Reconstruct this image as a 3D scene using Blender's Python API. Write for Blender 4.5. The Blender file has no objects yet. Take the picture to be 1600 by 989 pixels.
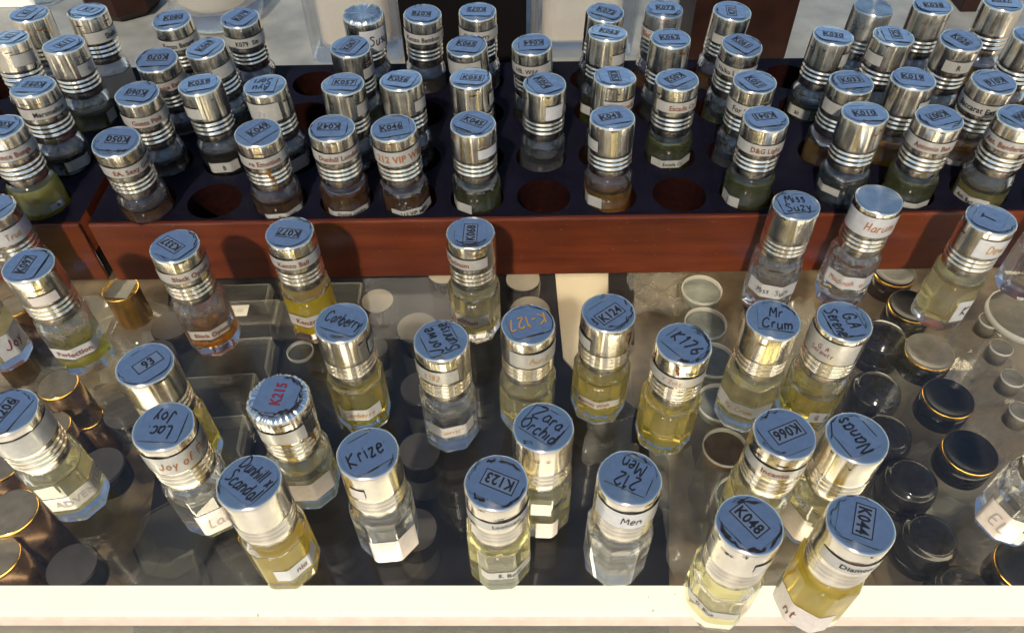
import bpy, math, random
from math import sin, cos, pi, radians, atan2, hypot
from mathutils import Vector, Matrix

random.seed(7)
S = 0.05                       # one bottle height in metres; shapes below are written in bottle heights
sc = bpy.context.scene
COL = sc.collection

# ------------------------------------------------------------------ camera
PITCH, ROLL = radians(48.2), radians(-0.8)
fw = Vector((0, cos(PITCH), -sin(PITCH))); up = Vector((0, sin(PITCH), cos(PITCH))); rt = Vector((1, 0, 0))
r2 = rt * cos(ROLL) + up * sin(ROLL); u2 = up * cos(ROLL) - rt * sin(ROLL)
cd = bpy.data.cameras.new('camera'); cam = bpy.data.objects.new('camera', cd); COL.objects.link(cam)
M3 = Matrix((r2, u2, -fw)).transposed()
cam.matrix_world = Matrix.Translation((0, 0, 4.52 * S)) @ M3.to_4x4()
cd.sensor_width = 36; cd.lens = 27.0; cd.clip_start = 0.01; cd.clip_end = 200
sc.camera = cam

# ------------------------------------------------------------------ light
SUN_EL, SUN_AZ = radians(45), radians(12)      # the sun stands behind the camera, a little to the left
w = bpy.data.worlds.new('World'); sc.world = w; w.use_nodes = True
nt = w.node_tree; bg = nt.nodes['Background']
sky = nt.nodes.new('ShaderNodeTexSky'); sky.sky_type = 'NISHITA'; sky.sun_disc = False
sky.sun_elevation = SUN_EL; sky.sun_rotation = pi + SUN_AZ
sky.air_density = 1.0; sky.dust_density = 0.5; sky.ozone_density = 2.2
nt.links.new(sky.outputs[0], bg.inputs[0]); bg.inputs[1].default_value = 0.092
sd = bpy.data.lights.new('sun', 'SUN'); sd.energy = 3.0; sd.angle = radians(2.5); sd.color = (1.0, 0.90, 0.74)
so = bpy.data.objects.new('sun', sd); COL.objects.link(so)
trav = Vector((sin(SUN_AZ) * cos(SUN_EL), cos(SUN_AZ) * cos(SUN_EL), -sin(SUN_EL)))
so.rotation_euler = trav.to_track_quat('-Z', 'Y').to_euler(); so.location = (0, 0, 2)

sc.view_settings.view_transform = 'Standard'; sc.view_settings.look = 'None'
sc.view_settings.exposure = 0.54; sc.view_settings.gamma = 1
sc.render.engine = 'CYCLES'
cy = sc.cycles
cy.use_denoising = True
cy.max_bounces = 22; cy.transmission_bounces = 20; cy.transparent_max_bounces = 40; cy.glossy_bounces = 5; cy.diffuse_bounces = 3
cy.sample_clamp_indirect = 4; cy.caustics_reflective = False; cy.caustics_refractive = True; cy.blur_glossy = 0.4

# ------------------------------------------------------------------ materials
def mat(name):
    m = bpy.data.materials.new(name); m.use_nodes = True
    return m, m.node_tree, m.node_tree.nodes['Principled BSDF']
def coords(t, scale):
    tc = t.nodes.new('ShaderNodeTexCoord'); mp = t.nodes.new('ShaderNodeMapping')
    mp.inputs['Scale'].default_value = scale if hasattr(scale, '__len__') else (scale,) * 3
    t.links.new(tc.outputs['Object'], mp.inputs[0])
    oi = t.nodes.new('ShaderNodeObjectInfo'); cb = t.nodes.new('ShaderNodeVectorMath'); cb.operation = 'MULTIPLY_ADD'
    cx = t.nodes.new('ShaderNodeCombineXYZ')
    for i in range(3): t.links.new(oi.outputs['Random'], cx.inputs[i])
    t.links.new(cx.outputs[0], cb.inputs[0]); cb.inputs[1].default_value = (37, 53, 71); t.links.new(mp.outputs[0], cb.inputs[2])
    return cb.outputs[0], oi.outputs['Random']
def noise(t, vec, sc_, det=3, rough=.55):
    n = t.nodes.new('ShaderNodeTexNoise'); n.inputs['Scale'].default_value = sc_; n.inputs['Detail'].default_value = det
    n.inputs['Roughness'].default_value = rough
    t.links.new(vec, n.inputs['Vector']); return n.outputs['Fac']
def ramp(t, fac, stops):
    r = t.nodes.new('ShaderNodeValToRGB'); el = r.color_ramp.elements
    while len(el) < len(stops): el.new(.5)
    for e, (p, c) in zip(el, stops):
        e.position = p; e.color = (*c, 1) if hasattr(c, '__len__') else (c, c, c, 1)
    t.links.new(fac, r.inputs[0]); return r.outputs[0]
def bump(t, b, h, strength, dist):
    n = t.nodes.new('ShaderNodeBump'); n.inputs['Strength'].default_value = strength; n.inputs['Distance'].default_value = dist
    t.links.new(h, n.inputs['Height']); t.links.new(n.outputs[0], b.inputs['Normal'])
def plain(name, c, rough=.5, metal=0, var=0.0, vs=200, bmp=0.0, spec=.5, coat=0):
    m, t, b = mat(name)
    b.inputs['Roughness'].default_value = rough; b.inputs['Metallic'].default_value = metal
    b.inputs['Specular IOR Level'].default_value = spec; b.inputs['Coat Weight'].default_value = coat
    if var or bmp:
        v, rnd = coords(t, vs); n = noise(t, v, 1, 5)
        if var:
            lo = tuple(x * (1 - var) for x in c); hi = tuple(min(1, x * (1 + var)) for x in c)
            t.links.new(ramp(t, n, [(.3, lo), (.7, hi)]), b.inputs['Base Color'])
        if bmp: bump(t, b, n, bmp, .0004)
    if not var: b.inputs['Base Color'].default_value = (*c, 1)
    return m

def make_alu(name, c, r0, r1, dent):
    m, t, b = mat(name)
    v, rnd = coords(t, 1.0)
    stain = noise(t, v, 230, 6, .65)
    t.links.new(ramp(t, stain, [(.25, tuple(x * .55 for x in c)), (.36, tuple(x * .92 for x in c)), (.60, c)]), b.inputs['Base Color'])
    b.inputs['Metallic'].default_value = 1
    t.links.new(ramp(t, noise(t, v, 420, 4), [(.3, r0), (.7, r1)]), b.inputs['Roughness'])
    tg = t.nodes.new('ShaderNodeTangent'); tg.direction_type = 'RADIAL'; tg.axis = 'Z'
    t.links.new(tg.outputs[0], b.inputs['Tangent']); b.inputs['Anisotropic'].default_value = .85; b.inputs['Anisotropic Rotation'].default_value = ANR
    bump(t, b, noise(t, v, 110, 2), dent, .0003)
    return m
ANR = 0.25
ALU = make_alu('brushed_aluminium', (.98, .91, .78), .15, .24, .14)
ALU_DULL = make_alu('dull_aluminium', (.66, .64, .58), .25, .36, .15)

def make_glass(name, tint=(1, 1, 1), dusty=.05, trans=.07, ior=1.52, stained=0.0):
    m, t, b = mat(name); t.nodes.remove(b); out = t.nodes['Material Output']
    g = t.nodes.new('ShaderNodeBsdfGlass'); g.inputs['IOR'].default_value = ior; g.inputs['Color'].default_value = (*tint, 1); g.inputs['Roughness'].default_value = 0.0
    tr = t.nodes.new('ShaderNodeBsdfTransparent'); tr.inputs[0].default_value = (*tint, 1)
    df = t.nodes.new('ShaderNodeBsdfTranslucent'); df.inputs[0].default_value = (.9, .86, .78, 1)
    d2 = t.nodes.new('ShaderNodeBsdfDiffuse'); d2.inputs[0].default_value = (.9, .86, .78, 1)
    m1 = t.nodes.new('ShaderNodeMixShader'); m1.inputs[0].default_value = trans
    t.links.new(g.outputs[0], m1.inputs[1]); t.links.new(tr.outputs[0], m1.inputs[2])
    md = t.nodes.new('ShaderNodeMixShader'); md.inputs[0].default_value = .5
    t.links.new(df.outputs[0], md.inputs[1]); t.links.new(d2.outputs[0], md.inputs[2])
    m2 = t.nodes.new('ShaderNodeMixShader')
    v, rnd = coords(t, 1.0)
    n = noise(t, v, 300, 5, .6)
    t.links.new(ramp(t, n, [(.35, dusty * .4), (.75, dusty * 2.2)]), m2.inputs[0])
    t.links.new(m1.outputs[0], m2.inputs[1]); t.links.new(md.outputs[0], m2.inputs[2])
    last = m2.outputs[0]
    t.links.new(last, out.inputs[0]); return m
GLASS = make_glass('bottle_glass', dusty=.005)
GLASS_CLEAN = make_glass('clear_glass', (.99, .985, .97), dusty=.02, trans=.6)
AIR = make_glass('glass_inner_wall', dusty=.004, trans=.2, ior=1.47)

def make_liquid(name, c, body=.18):
    body = min(.8, body * .45)
    m, t, b = mat(name); t.nodes.remove(b); out = t.nodes['Material Output']
    tr = t.nodes.new('ShaderNodeBsdfTransparent'); tr.inputs[0].default_value = (*c, 1)
    tl = t.nodes.new('ShaderNodeBsdfTranslucent'); tl.inputs[0].default_value = (*c, 1)
    dd = t.nodes.new('ShaderNodeBsdfDiffuse'); dd.inputs[0].default_value = (*c, 1)
    ms = t.nodes.new('ShaderNodeMixShader'); t.links.new(tl.outputs[0], ms.inputs[1]); t.links.new(dd.outputs[0], ms.inputs[2]); tl = ms
    gl = t.nodes.new('ShaderNodeBsdfGlossy'); gl.inputs['Roughness'].default_value = .08
    m1 = t.nodes.new('ShaderNodeMixShader'); m1.inputs[0].default_value = body
    m2 = t.nodes.new('ShaderNodeMixShader'); m2.inputs[0].default_value = .05
    t.links.new(tr.outputs[0], m1.inputs[1]); t.links.new(tl.outputs[0], m1.inputs[2])
    t.links.new(m1.outputs[0], m2.inputs[1]); t.links.new(gl.outputs[0], m2.inputs[2])
    t.links.new(m2.outputs[0], out.inputs[0]); return m
LIQ = {
 'clear':  make_liquid('clear_perfume_oil', (.97, .96, .91), .14),
 'pale':   make_liquid('pale_yellow_perfume_oil', (1.0, .95, .66), .40),
 'straw':  make_liquid('straw_perfume_oil', (1.0, .90, .36), .50),
 'yellow': make_liquid('yellow_perfume_oil', (1.0, .82, .03), 1.2),
 'amber':  make_liquid('amber_perfume_oil', (.95, .60, .10), .45),
 'brown':  make_liquid('brown_perfume_oil', (.72, .38, .10), .3),
 'green':  make_liquid('green_perfume_oil', (.66, .68, .24), .24),
 'lime':   make_liquid('lime_perfume_oil', (.86, .82, .25), .6),
 'blue':   make_liquid('bluish_perfume_oil', (.74, .84, .84), .15),
 'dark':   make_liquid('dark_perfume_oil', (.34, .25, .12), .2),
 'peach':  make_liquid('peach_perfume', (1.0, .94, .85), 1.7),
}
def tape(name, c, metal, rough):
    m, t, b = mat(name)
    v, rnd = coords(t, 1.0); n = noise(t, v, 500, 4)
    t.links.new(ramp(t, n, [(.3, tuple(x * .86 for x in c)), (.7, c)]), b.inputs['Base Color'])
    b.inputs['Metallic'].default_value = metal; b.inputs['Roughness'].default_value = rough; b.inputs['Coat Weight'].default_value = .6; b.inputs['Coat Roughness'].default_value = .12
    bump(t, b, noise(t, v, 260, 3), .5, .0004)
    return m
STICK = tape('clear_tape_on_metal', (.70, .74, .77), .96, .20)
STICK2 = tape('printed_code_film', (.58, .62, .65), .9, .26)
PAPER = tape('white_paper_label', (.50, .48, .43), .3, .36)
PAPER_W = tape('glossy_white_label', (.58, .57, .56), .2, .3)
PAPER_P = tape('pinkish_label', (.62, .54, .48), 0, .4)
BLACK = plain('black_ink', (.010, .010, .012), .45)
INK = {'k': BLACK, 'b': plain('brown_print', (.16, .035, .012), .5), 'g': plain('gold_marker', (.36, .18, .02), .5),
       'o': plain('orange_marker', (.30, .10, .02), .5), 'm': plain('maroon_ink', (.16, .015, .03), .5),
       'f': plain('faded_grey_ink', (.30, .27, .25), .6)}
GRIME = plain('oily_grime', (.018, .012, .010), .35)
RUST = plain('rusty_oil_stain', (.20, .075, .015), .5, var=.5, vs=900)

def make_wood():
    m, t, b = mat('varnished_red_wood')
    v, rnd = coords(t, (14, 60, 160)); n = noise(t, v, 1, 8, .62)
    v2, _ = coords(t, 30); big = noise(t, v2, 1, 3)
    v3, _ = coords(t, 900); sp = noise(t, v3, 1, 2)
    c1 = ramp(t, n, [(.25, (.060, .010, .0035)), (.5, (.115, .022, .006)), (.78, (.165, .036, .009))])
    mx = t.nodes.new('ShaderNodeMix'); mx.data_type = 'RGBA'; mx.blend_type = 'MULTIPLY'; mx.inputs[0].default_value = .8
    t.links.new(c1, mx.inputs[6]); t.links.new(ramp(t, big, [(.3, .55), (.6, 1)]), mx.inputs[7])
    m3 = t.nodes.new('ShaderNodeMix'); m3.data_type = 'RGBA'; m3.inputs[7].default_value = (.42, .24, .14, 1)
    t.links.new(ramp(t, sp, [(.70, 0), (.76, .5)]), m3.inputs[0]); t.links.new(mx.outputs[2], m3.inputs[6])
    t.links.new(m3.outputs[2], b.inputs['Base Color'])
    b.inputs['Roughness'].default_value = .33; b.inputs['Coat Weight'].default_value = .25; b.inputs['Coat Roughness'].default_value = .2
    bump(t, b, n, .15, .0004)
    return m
WOOD = make_wood()
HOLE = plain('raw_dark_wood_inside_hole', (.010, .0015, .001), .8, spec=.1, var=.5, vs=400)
def make_rack_top():
    m, t, b = mat('dark_navy_rack_top')
    v, _ = coords(t, 1400); sp = noise(t, v, 1, 2)
    v2, _ = coords(t, 60); n = noise(t, v2, 1, 5)
    mx = t.nodes.new('ShaderNodeMix'); mx.data_type = 'RGBA'; mx.inputs[7].default_value = (.05, .045, .05, 1)
    t.links.new(ramp(t, sp, [(.66, 0), (.74, .6)]), mx.inputs[0])
    t.links.new(ramp(t, n, [(.3, (.003, .0025, .006)), (.7, (.006, .0055, .013))]), mx.inputs[6])
    t.links.new(mx.outputs[2], b.inputs['Base Color']); b.inputs['Roughness'].default_value = .5; b.inputs['Specular IOR Level'].default_value = .06
    return m
TOPM = make_rack_top()

def thin_fresnel(t, ior=1.36):
    """the same reflectance on entering and on leaving a thin pane"""
    fr = t.nodes.new('ShaderNodeFresnel'); g = t.nodes.new('ShaderNodeNewGeometry'); mm = t.nodes.new('ShaderNodeMapRange')
    mm.inputs['To Min'].default_value = ior; mm.inputs['To Max'].default_value = 1 / ior
    t.links.new(g.outputs['Backfacing'], mm.inputs['Value']); t.links.new(mm.outputs[0], fr.inputs[0]); return fr
def make_counter_glass():
    m, t, b = mat('counter_glass'); t.nodes.remove(b); out = t.nodes['Material Output']
    fr = thin_fresnel(t)
    tr = t.nodes.new('ShaderNodeBsdfTransparent'); tr.inputs[0].default_value = (.93, .93, .91, 1)
    gl = t.nodes.new('ShaderNodeBsdfGlossy'); gl.inputs['Roughness'].default_value = .0; gl.inputs[0].default_value = (1, 1, 1, 1)
    m1 = t.nodes.new('ShaderNodeMixShader')
    t.links.new(fr.outputs[0], m1.inputs[0]); t.links.new(tr.outputs[0], m1.inputs[1]); t.links.new(gl.outputs[0], m1.inputs[2])
    d = t.nodes.new('ShaderNodeBsdfDiffuse'); d.inputs[0].default_value = (.75, .70, .62, 1)
    v, _ = coords(t, 1.0); n = noise(t, v, 1700, 2, .5); big = noise(t, v, 40, 5, .6)
    a = ramp(t, n, [(.715, .001), (.77, .30)]); c = ramp(t, big, [(.4, .15), (.7, 1.0)])
    v2, _ = coords(t, (260, 2600, 1)); s2 = ramp(t, noise(t, v2, 1, 2, .4), [(.765, 0.0), (.80, .10)])
    v3, _ = coords(t, (1900, 210, 1)); s3 = ramp(t, noise(t, v3, 1, 2, .4), [(.775, 0.0), (.80, .10)])
    for s_ in (s2, s3):
        q = t.nodes.new('ShaderNodeMath'); q.operation = 'ADD'; t.links.new(a, q.inputs[0]); t.links.new(s_, q.inputs[1]); a = q.outputs[0]
    mu = t.nodes.new('ShaderNodeMath'); mu.operation = 'MULTIPLY'; t.links.new(a, mu.inputs[0]); t.links.new(c, mu.inputs[1])
    ad = t.nodes.new('ShaderNodeMath'); ad.operation = 'ADD'; ad.inputs[1].default_value = .004; t.links.new(mu.outputs[0], ad.inputs[0])
    m2 = t.nodes.new('ShaderNodeMixShader'); t.links.new(ad.outputs[0], m2.inputs[0]); t.links.new(m1.outputs[0], m2.inputs[1]); t.links.new(d.outputs[0], m2.inputs[2])
    t.links.new(m2.outputs[0], out.inputs[0]); return m
CGLASS = make_counter_glass()
def clear_plastic(name, c, refl=1.0, haze=.03):
    m, t, b = mat(name); t.nodes.remove(b); out = t.nodes['Material Output']
    fr = thin_fresnel(t, 1.28)
    tr = t.nodes.new('ShaderNodeBsdfTransparent'); tr.inputs[0].default_value = (*c, 1)
    gl = t.nodes.new('ShaderNodeBsdfGlossy'); gl.inputs['Roughness'].default_value = .12
    d = t.nodes.new('ShaderNodeBsdfDiffuse'); d.inputs[0].default_value = (.8, .78, .72, 1)
    m1 = t.nodes.new('ShaderNodeMixShader'); t.links.new(fr.outputs[0], m1.inputs[0]); t.links.new(tr.outputs[0], m1.inputs[1]); t.links.new(gl.outputs[0], m1.inputs[2])
    m2 = t.nodes.new('ShaderNodeMixShader'); m2.inputs[0].default_value = haze; t.links.new(m1.outputs[0], m2.inputs[1]); t.links.new(d.outputs[0], m2.inputs[2])
    t.links.new(m2.outputs[0], out.inputs[0]); return m
PLASTIC = clear_plastic('thin_clear_plastic', (.93, .93, .90))
FILM = clear_plastic('crumpled_film', (.92, .92, .88), haze=.10)
for _nd in FILM.node_tree.nodes:
    if _nd.type == 'BSDF_GLOSSY': _nd.inputs['Roughness'].default_value = .2
PLASTIC_W = clear_plastic('white_edge_plastic', (.8, .8, .76), haze=.5)
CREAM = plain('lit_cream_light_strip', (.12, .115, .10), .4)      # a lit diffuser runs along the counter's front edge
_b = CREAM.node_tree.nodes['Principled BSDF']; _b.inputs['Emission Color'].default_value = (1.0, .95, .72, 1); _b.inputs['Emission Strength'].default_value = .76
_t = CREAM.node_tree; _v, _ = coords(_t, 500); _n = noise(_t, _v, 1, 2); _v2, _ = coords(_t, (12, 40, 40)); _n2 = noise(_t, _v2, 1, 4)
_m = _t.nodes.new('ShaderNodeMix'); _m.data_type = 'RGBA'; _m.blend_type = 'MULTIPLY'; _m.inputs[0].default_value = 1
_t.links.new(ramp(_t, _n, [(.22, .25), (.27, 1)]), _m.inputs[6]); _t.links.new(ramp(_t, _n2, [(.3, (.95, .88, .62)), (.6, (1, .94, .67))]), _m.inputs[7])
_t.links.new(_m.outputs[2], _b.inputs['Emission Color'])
TUBE = plain('lit_tube', (.5, .5, .5), .5); _b = TUBE.node_tree.nodes['Principled BSDF']; _b.inputs['Emission Color'].default_value = (1.0, .86, .62, 1); _b.inputs['Emission Strength'].default_value = 10
LIP = plain('pinkish_worn_lip', (.66, .50, .40), .5, var=.1, vs=200)
GREY = plain('grey_front_panel', (.50, .49, .45), .5, var=.1, vs=60)
FLOORM = plain('beige_shelf_lining', (.12, .088, .055), .45, var=.55, vs=70, bmp=.3)
MATM = plain('black_lining_sheet', (.008, .008, .011), .7, spec=.12, var=.4, vs=100)
CARDM = plain('cream_card', (.62, .53, .40), .7, var=.05, vs=80)
BPLAST = plain('glossy_black_plastic', (.010, .009, .009), .12, spec=.3, var=.4, vs=300)
SATIN = plain('satin_black_lid', (.016, .015, .015), .35, spec=.2, var=.4, vs=500)
GOLD = plain('gold_rim_metal', (.85, .52, .12), .2, 1, var=.15, vs=300)
GREYLID = plain('grey_brown_lid', (.050, .045, .044), .5, var=.2, vs=200)
TANLID = plain('tan_lid', (.105, .085, .062), .55, var=.12, vs=200)
SMOKE = plain('smoky_lid_top', (.16, .14, .11), .3, var=.2, vs=300)
JARLID = plain('greenish_grey_jar_lid', (.20, .215, .185), .35, var=.25, vs=180)
JARBROWN = plain('brown_powder_lid', (.17, .095, .05), .5, var=.35, vs=220)
AMBERM = plain('amber_lacquer', (.085, .042, .012), .24, .6, coat=.1, var=.5, vs=150)
DARKBR = plain('dark_brown_lacquer', (.022, .008, .005), .45, spec=.25, var=.3, vs=60)
BLACKBOX = plain('matt_black_box', (.004, .003, .003), .8, spec=.1)
SHELFG = plain('dusty_grey_glass_shelf', (.24, .24, .215), .42, var=.28, vs=45)
WHITE = plain('white_card_stand', (.82, .80, .74), .5, var=.03)
GROUNDM = plain('sunlit_concrete_ground', (.42, .36, .28), .9, var=.2, vs=4)

# ------------------------------------------------------------------ mesh helpers
def mesh(name, verts, faces, mats, parent=None, mi=None, smooth=False, loc=None):
    me = bpy.data.meshes.new(name)
    me.from_pydata([tuple(c * S for c in v) for v in verts], [], faces)
    if not isinstance(mats, (list, tuple)): mats = [mats]
    for m in mats: me.materials.append(m)
    if mi is not None:
        for p, k in zip(me.polygons, mi): p.material_index = k
    if smooth is True:
        for p in me.polygons: p.use_smooth = True
    elif smooth:
        for p, k in zip(me.polygons, smooth): p.use_smooth = k
    me.update()
    o = bpy.data.objects.new(name, me); COL.objects.link(o)
    if parent is not None: o.parent = parent
    if loc is not None: o.location = Vector(loc) * S
    return o
def link(name, me, parent):
    o = bpy.data.objects.new(name, me); COL.objects.link(o); o.parent = parent; return o
def thing(name, label, cat, x, y, z=0, group=None, rotz=0):
    o = bpy.data.objects.new(name, None); COL.objects.link(o); o.empty_display_size = .005
    o.location = (x * S, y * S, z * S); o.rotation_euler = (0, 0, rotz); tag(o, label, cat, group); return o
def tag(o, label, cat, group=None, kind=None):
    if label: o['label'] = label
    if cat: o['category'] = cat
    if group: o['group'] = group
    if kind: o['kind'] = kind
    return o
def lathe(prof, n=40, cap0=True, cap1=True, rfun=None):
    V = []; F = []
    for (r, z) in prof:
        for k in range(n):
            a = 2 * pi * k / n; V.append((r * cos(a), r * sin(a), z))
    for i in range(len(prof) - 1):
        for k in range(n):
            a = i * n + k; b = i * n + (k + 1) % n; F.append((a, b, b + n, a + n))
    if cap0: F.append(tuple(range(n - 1, -1, -1)))
    if cap1: F.append(tuple((len(prof) - 1) * n + k for k in range(n)))
    return V, F
def box(x0, x1, y0, y1, z0, z1):
    V = [(x, y, z) for z in (z0, z1) for y in (y0, y1) for x in (x0, x1)]
    return V, [(0, 2, 3, 1), (4, 5, 7, 6), (0, 1, 5, 4), (2, 6, 7, 3), (0, 4, 6, 2), (1, 3, 7, 5)]
def join(*vf):
    V = []; F = []
    for v, f in vf:
        k = len(V); V += v; F += [tuple(i + k for i in q) for q in f]
    return V, F
def rbox(w, d, z0, z1, r, n=5, inset=0):
    """rounded-corner upright box centred on the origin"""
    ring = []
    for cx, cy_, a0 in ((w/2-r, d/2-r, 0), (-w/2+r, d/2-r, 90), (-w/2+r, -d/2+r, 180), (w/2-r, -d/2+r, 270)):
        for k in range(n + 1):
            a = radians(a0 + 90 * k / n); ring.append((cx + r * cos(a), cy_ + r * sin(a)))
    N = len(ring); V = []; F = []
    lv = [(1 - .03, z0), (1, z0 + .02), (1, z1 - .02), (1 - .03 - inset, z1)]
    for s, z in lv: V += [(x * s, y * s, z) for x, y in ring]
    for i in range(len(lv) - 1):
        for k in range(N):
            a = i * N + k; b = i * N + (k + 1) % N; F.append((a, b, b + N, a + N))
    F.append(tuple(range(N - 1, -1, -1))); F.append(tuple((len(lv) - 1) * N + k for k in range(N)))
    return V, F

# ------------------------------------------------------------------ lettering
_tc = {}
def typed(s, bold=.034):
    """flat mesh of a printed word: height of capitals 1, centred on the origin; returns verts, faces, width"""
    if s in _tc: return _tc[s]
    c = bpy.data.curves.new('t', 'FONT'); c.body = s; c.size = 1.38; c.offset = bold; c.resolution_u = 2; c.fill_mode = 'FRONT'
    c.align_x = 'CENTER'; c.space_character = 1.06
    o = bpy.data.objects.new('t', c); COL.objects.link(o); bpy.context.view_layer.update()
    me = bpy.data.meshes.new_from_object(o.evaluated_get(bpy.context.evaluated_depsgraph_get()))
    V = [(v.co.x * .82, v.co.y - .5) for v in me.vertices]; F = [tuple(p.vertices) for p in me.polygons]
    bpy.data.objects.remove(o); bpy.data.curves.remove(c); bpy.data.meshes.remove(me)
    W = max(v[0] for v in V) - min(v[0] for v in V)
    _tc[s] = (V, F, W); return _tc[s]
G = {  # single-line pen letters: strokes of x,y pairs, capital height 10
 'A': '0,0 3,10 6,0|1,4 5,4', 'B': '0,0 0,10 4,9 4,6 0,5 5,4 5,1 0,0', 'C': '6,8 4,10 1,8 0,5 1,1 4,0 6,2', 'D': '0,0 0,10 4,9 6,5 4,1 0,0',
 'E': '5,10 0,10 0,0 5,0|0,5 4,5', 'F': '5,10 0,10 0,0|0,5 4,5', 'G': '6,8 4,10 1,8 0,4 2,0 5,0 6,4 3,4', 'H': '0,0 0,10|0,5 5,5|5,0 5,10',
 'J': '5,10 4,2 2,0 0,2', 'K': '0,0 0,10|5,10 0,5 5,0', 'L': '0,10 0,0 4,0', 'M': '0,0 1,10 3.5,4 6,10 7,0', 'N': '0,0 0,10 5,0 5,10',
 'O': '3,10 0,7 0,3 3,0 6,3 6,7 3,10', 'P': '0,0 0,10 4,9 5,7 3,5 0,5', 'S': '5,9 2,10 0,8 4,5 5,2 2,0 0,1', 'T': '0,10 6,10|3,10 3,0',
 'V': '0,10 3,0 6,10', 'X': '0,0 5,10|0,10 5,0', 'Z': '0,10 6,10 0,0 6,0', 'a': '4,5 2,6 0,4 0,1 2,0 4,2 4,6|4,2 5,0', 'b': '0,10 0,0 3,0 4,3 2,6 0,4',
 'c': '4,5 2,6 0,4 0,1 2,0 4,1', 'd': '4,5 2,6 0,4 0,1 2,0 4,2|4,10 4,0', 'e': '0,3 4,4 3,6 1,6 0,3 1,0 4,1', 'f': '4,9 2,10 1,7 1,0|0,6 3,6',
 'h': '0,10 0,0|0,4 2,6 4,4 4,0', 'i': '0,6 0,0|0,8.5 .3,8.5', 'k': '0,10 0,0|3,6 0,3 4,0', 'l': '0,10 0,1 1,0', 'm': '0,6 0,0|0,4 1.5,6 3,4 3,0|3,4 4.5,6 6,4 6,0',
 'n': '0,6 0,0|0,4 2,6 4,4 4,0', 'o': '2,6 0,4 0,2 2,0 4,2 4,4 2,6', 'r': '0,6 0,0|0,4 1.5,6 3,5.5', 's': '3,5 1,6 0,4.5 3,2 2,0 0,.8', 't': '1,9 1,1 2.5,0|0,6 3,6',
 'u': '0,6 0,1 2,0 4,2 4,6|4,2 4.6,0', 'v': '0,6 2,0 4,6', 'w': '0,6 1,0 3,5 5,0 6,6', 'x': '0,0 4,6|0,6 4,0', 'y': '0,6 2,1|4,6 1,-3', 'z': '0,6 4,6 0,0 4,0',
 '0': '2.5,10 0,7 0,3 2.5,0 5,3 5,7 2.5,10', '1': '0,8 2,10 2,0', '2': '0,8 2,10 5,8 4,5 0,0 5,0', '3': '0,9 3,10 4,8 2,5.5 5,3 3,0 0,1', '6': '4,10 1,6 0,3 2,0 4,1.5 4,4 1,4.5',
 '7': '0,10 5,10 2,0', '8': '2.5,10 .5,8 4,3 2.5,0 .5,3 4,8 2.5,10', '9': '4,6 1,6 .5,9 3,10 4,8 3,0', '.': '0,0 .6,.4', '-': '0,4 3,4', '&': '5,0 1,8 3,9 0,2 2,0 5,4', '"': '0,9 0,7|2,9 2,7'}
def pen(s, rnd, wdt=.135):
    """handwriting as thin ribbons: height of capitals 1, centred"""
    V = []; F = []; x0 = 0; k = 0
    for ch in s:
        if ch == ' ': x0 += .45; continue
        g = G.get(ch, G['o']); j = lambda: rnd.uniform(-.035, .035)
        sl = .12; by = j() * 1.5; sx = rnd.uniform(.92, 1.1); mx = 0
        for st in g.split('|'):
            P_ = [tuple(float(q) for q in p.split(',')) for p in st.split()]
            P_ = [(p[0] / 10 * sx + j(), p[1] / 10 + j() + by) for p in P_]
            P_ = [(x0 + x + sl * y, y) for x, y in P_]; mx = max(mx, max(p[0] for p in P_) - x0)
            # Catmull-Rom
            Q = []
            if len(P_) > 2:
                E_ = [P_[0]] + P_ + [P_[-1]]
                for i in range(1, len(E_) - 2):
                    a, b, c, d = E_[i-1:i+3]
                    for q in range(4):
                        u = q / 4; Q.append(tuple(.5 * (2*b[m] + (c[m]-a[m])*u + (2*a[m]-5*b[m]+4*c[m]-d[m])*u*u + (3*b[m]-a[m]-3*c[m]+d[m])*u**3) for m in (0, 1)))
                Q.append(P_[-1])
            else: Q = P_
            n0 = len(V); k += 1
            for i, p in enumerate(Q):
                a = Q[max(0, i-1)]; b = Q[min(len(Q)-1, i+1)]; dx, dy = b[0]-a[0], b[1]-a[1]; L = hypot(dx, dy) or 1
                hw = wdt / 2 * rnd.uniform(.8, 1.15); V += [(p[0] - dy/L*hw, p[1] + dx/L*hw, k * .006), (p[0] + dy/L*hw, p[1] - dx/L*hw, k * .006)]
            for i in range(len(Q) - 1):
                a = n0 + 2 * i; F.append((a, a + 1, a + 3, a + 2))
        x0 += mx + .21
    W = x0 - .21
    return [(x - W/2, y - .45, z) for x, y, z in V], F, W

def letters(s, h, hand, rnd, maxw=None):
    """list of (u, v, lift), faces"""
    if hand:
        V, F, W = pen(s, rnd); V = [(x * h * .8, y * h, z * h * .25) for x, y, z in V]; W = W * h * .8
    else:
        V, F, W = typed(s); V = [(x * h, y * h, 0) for x, y in V]; W = W * h
    if maxw and W > maxw:
        k = maxw / W; V = [(x * k, y, z) for x, y, z in V]
    return V, F

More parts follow.
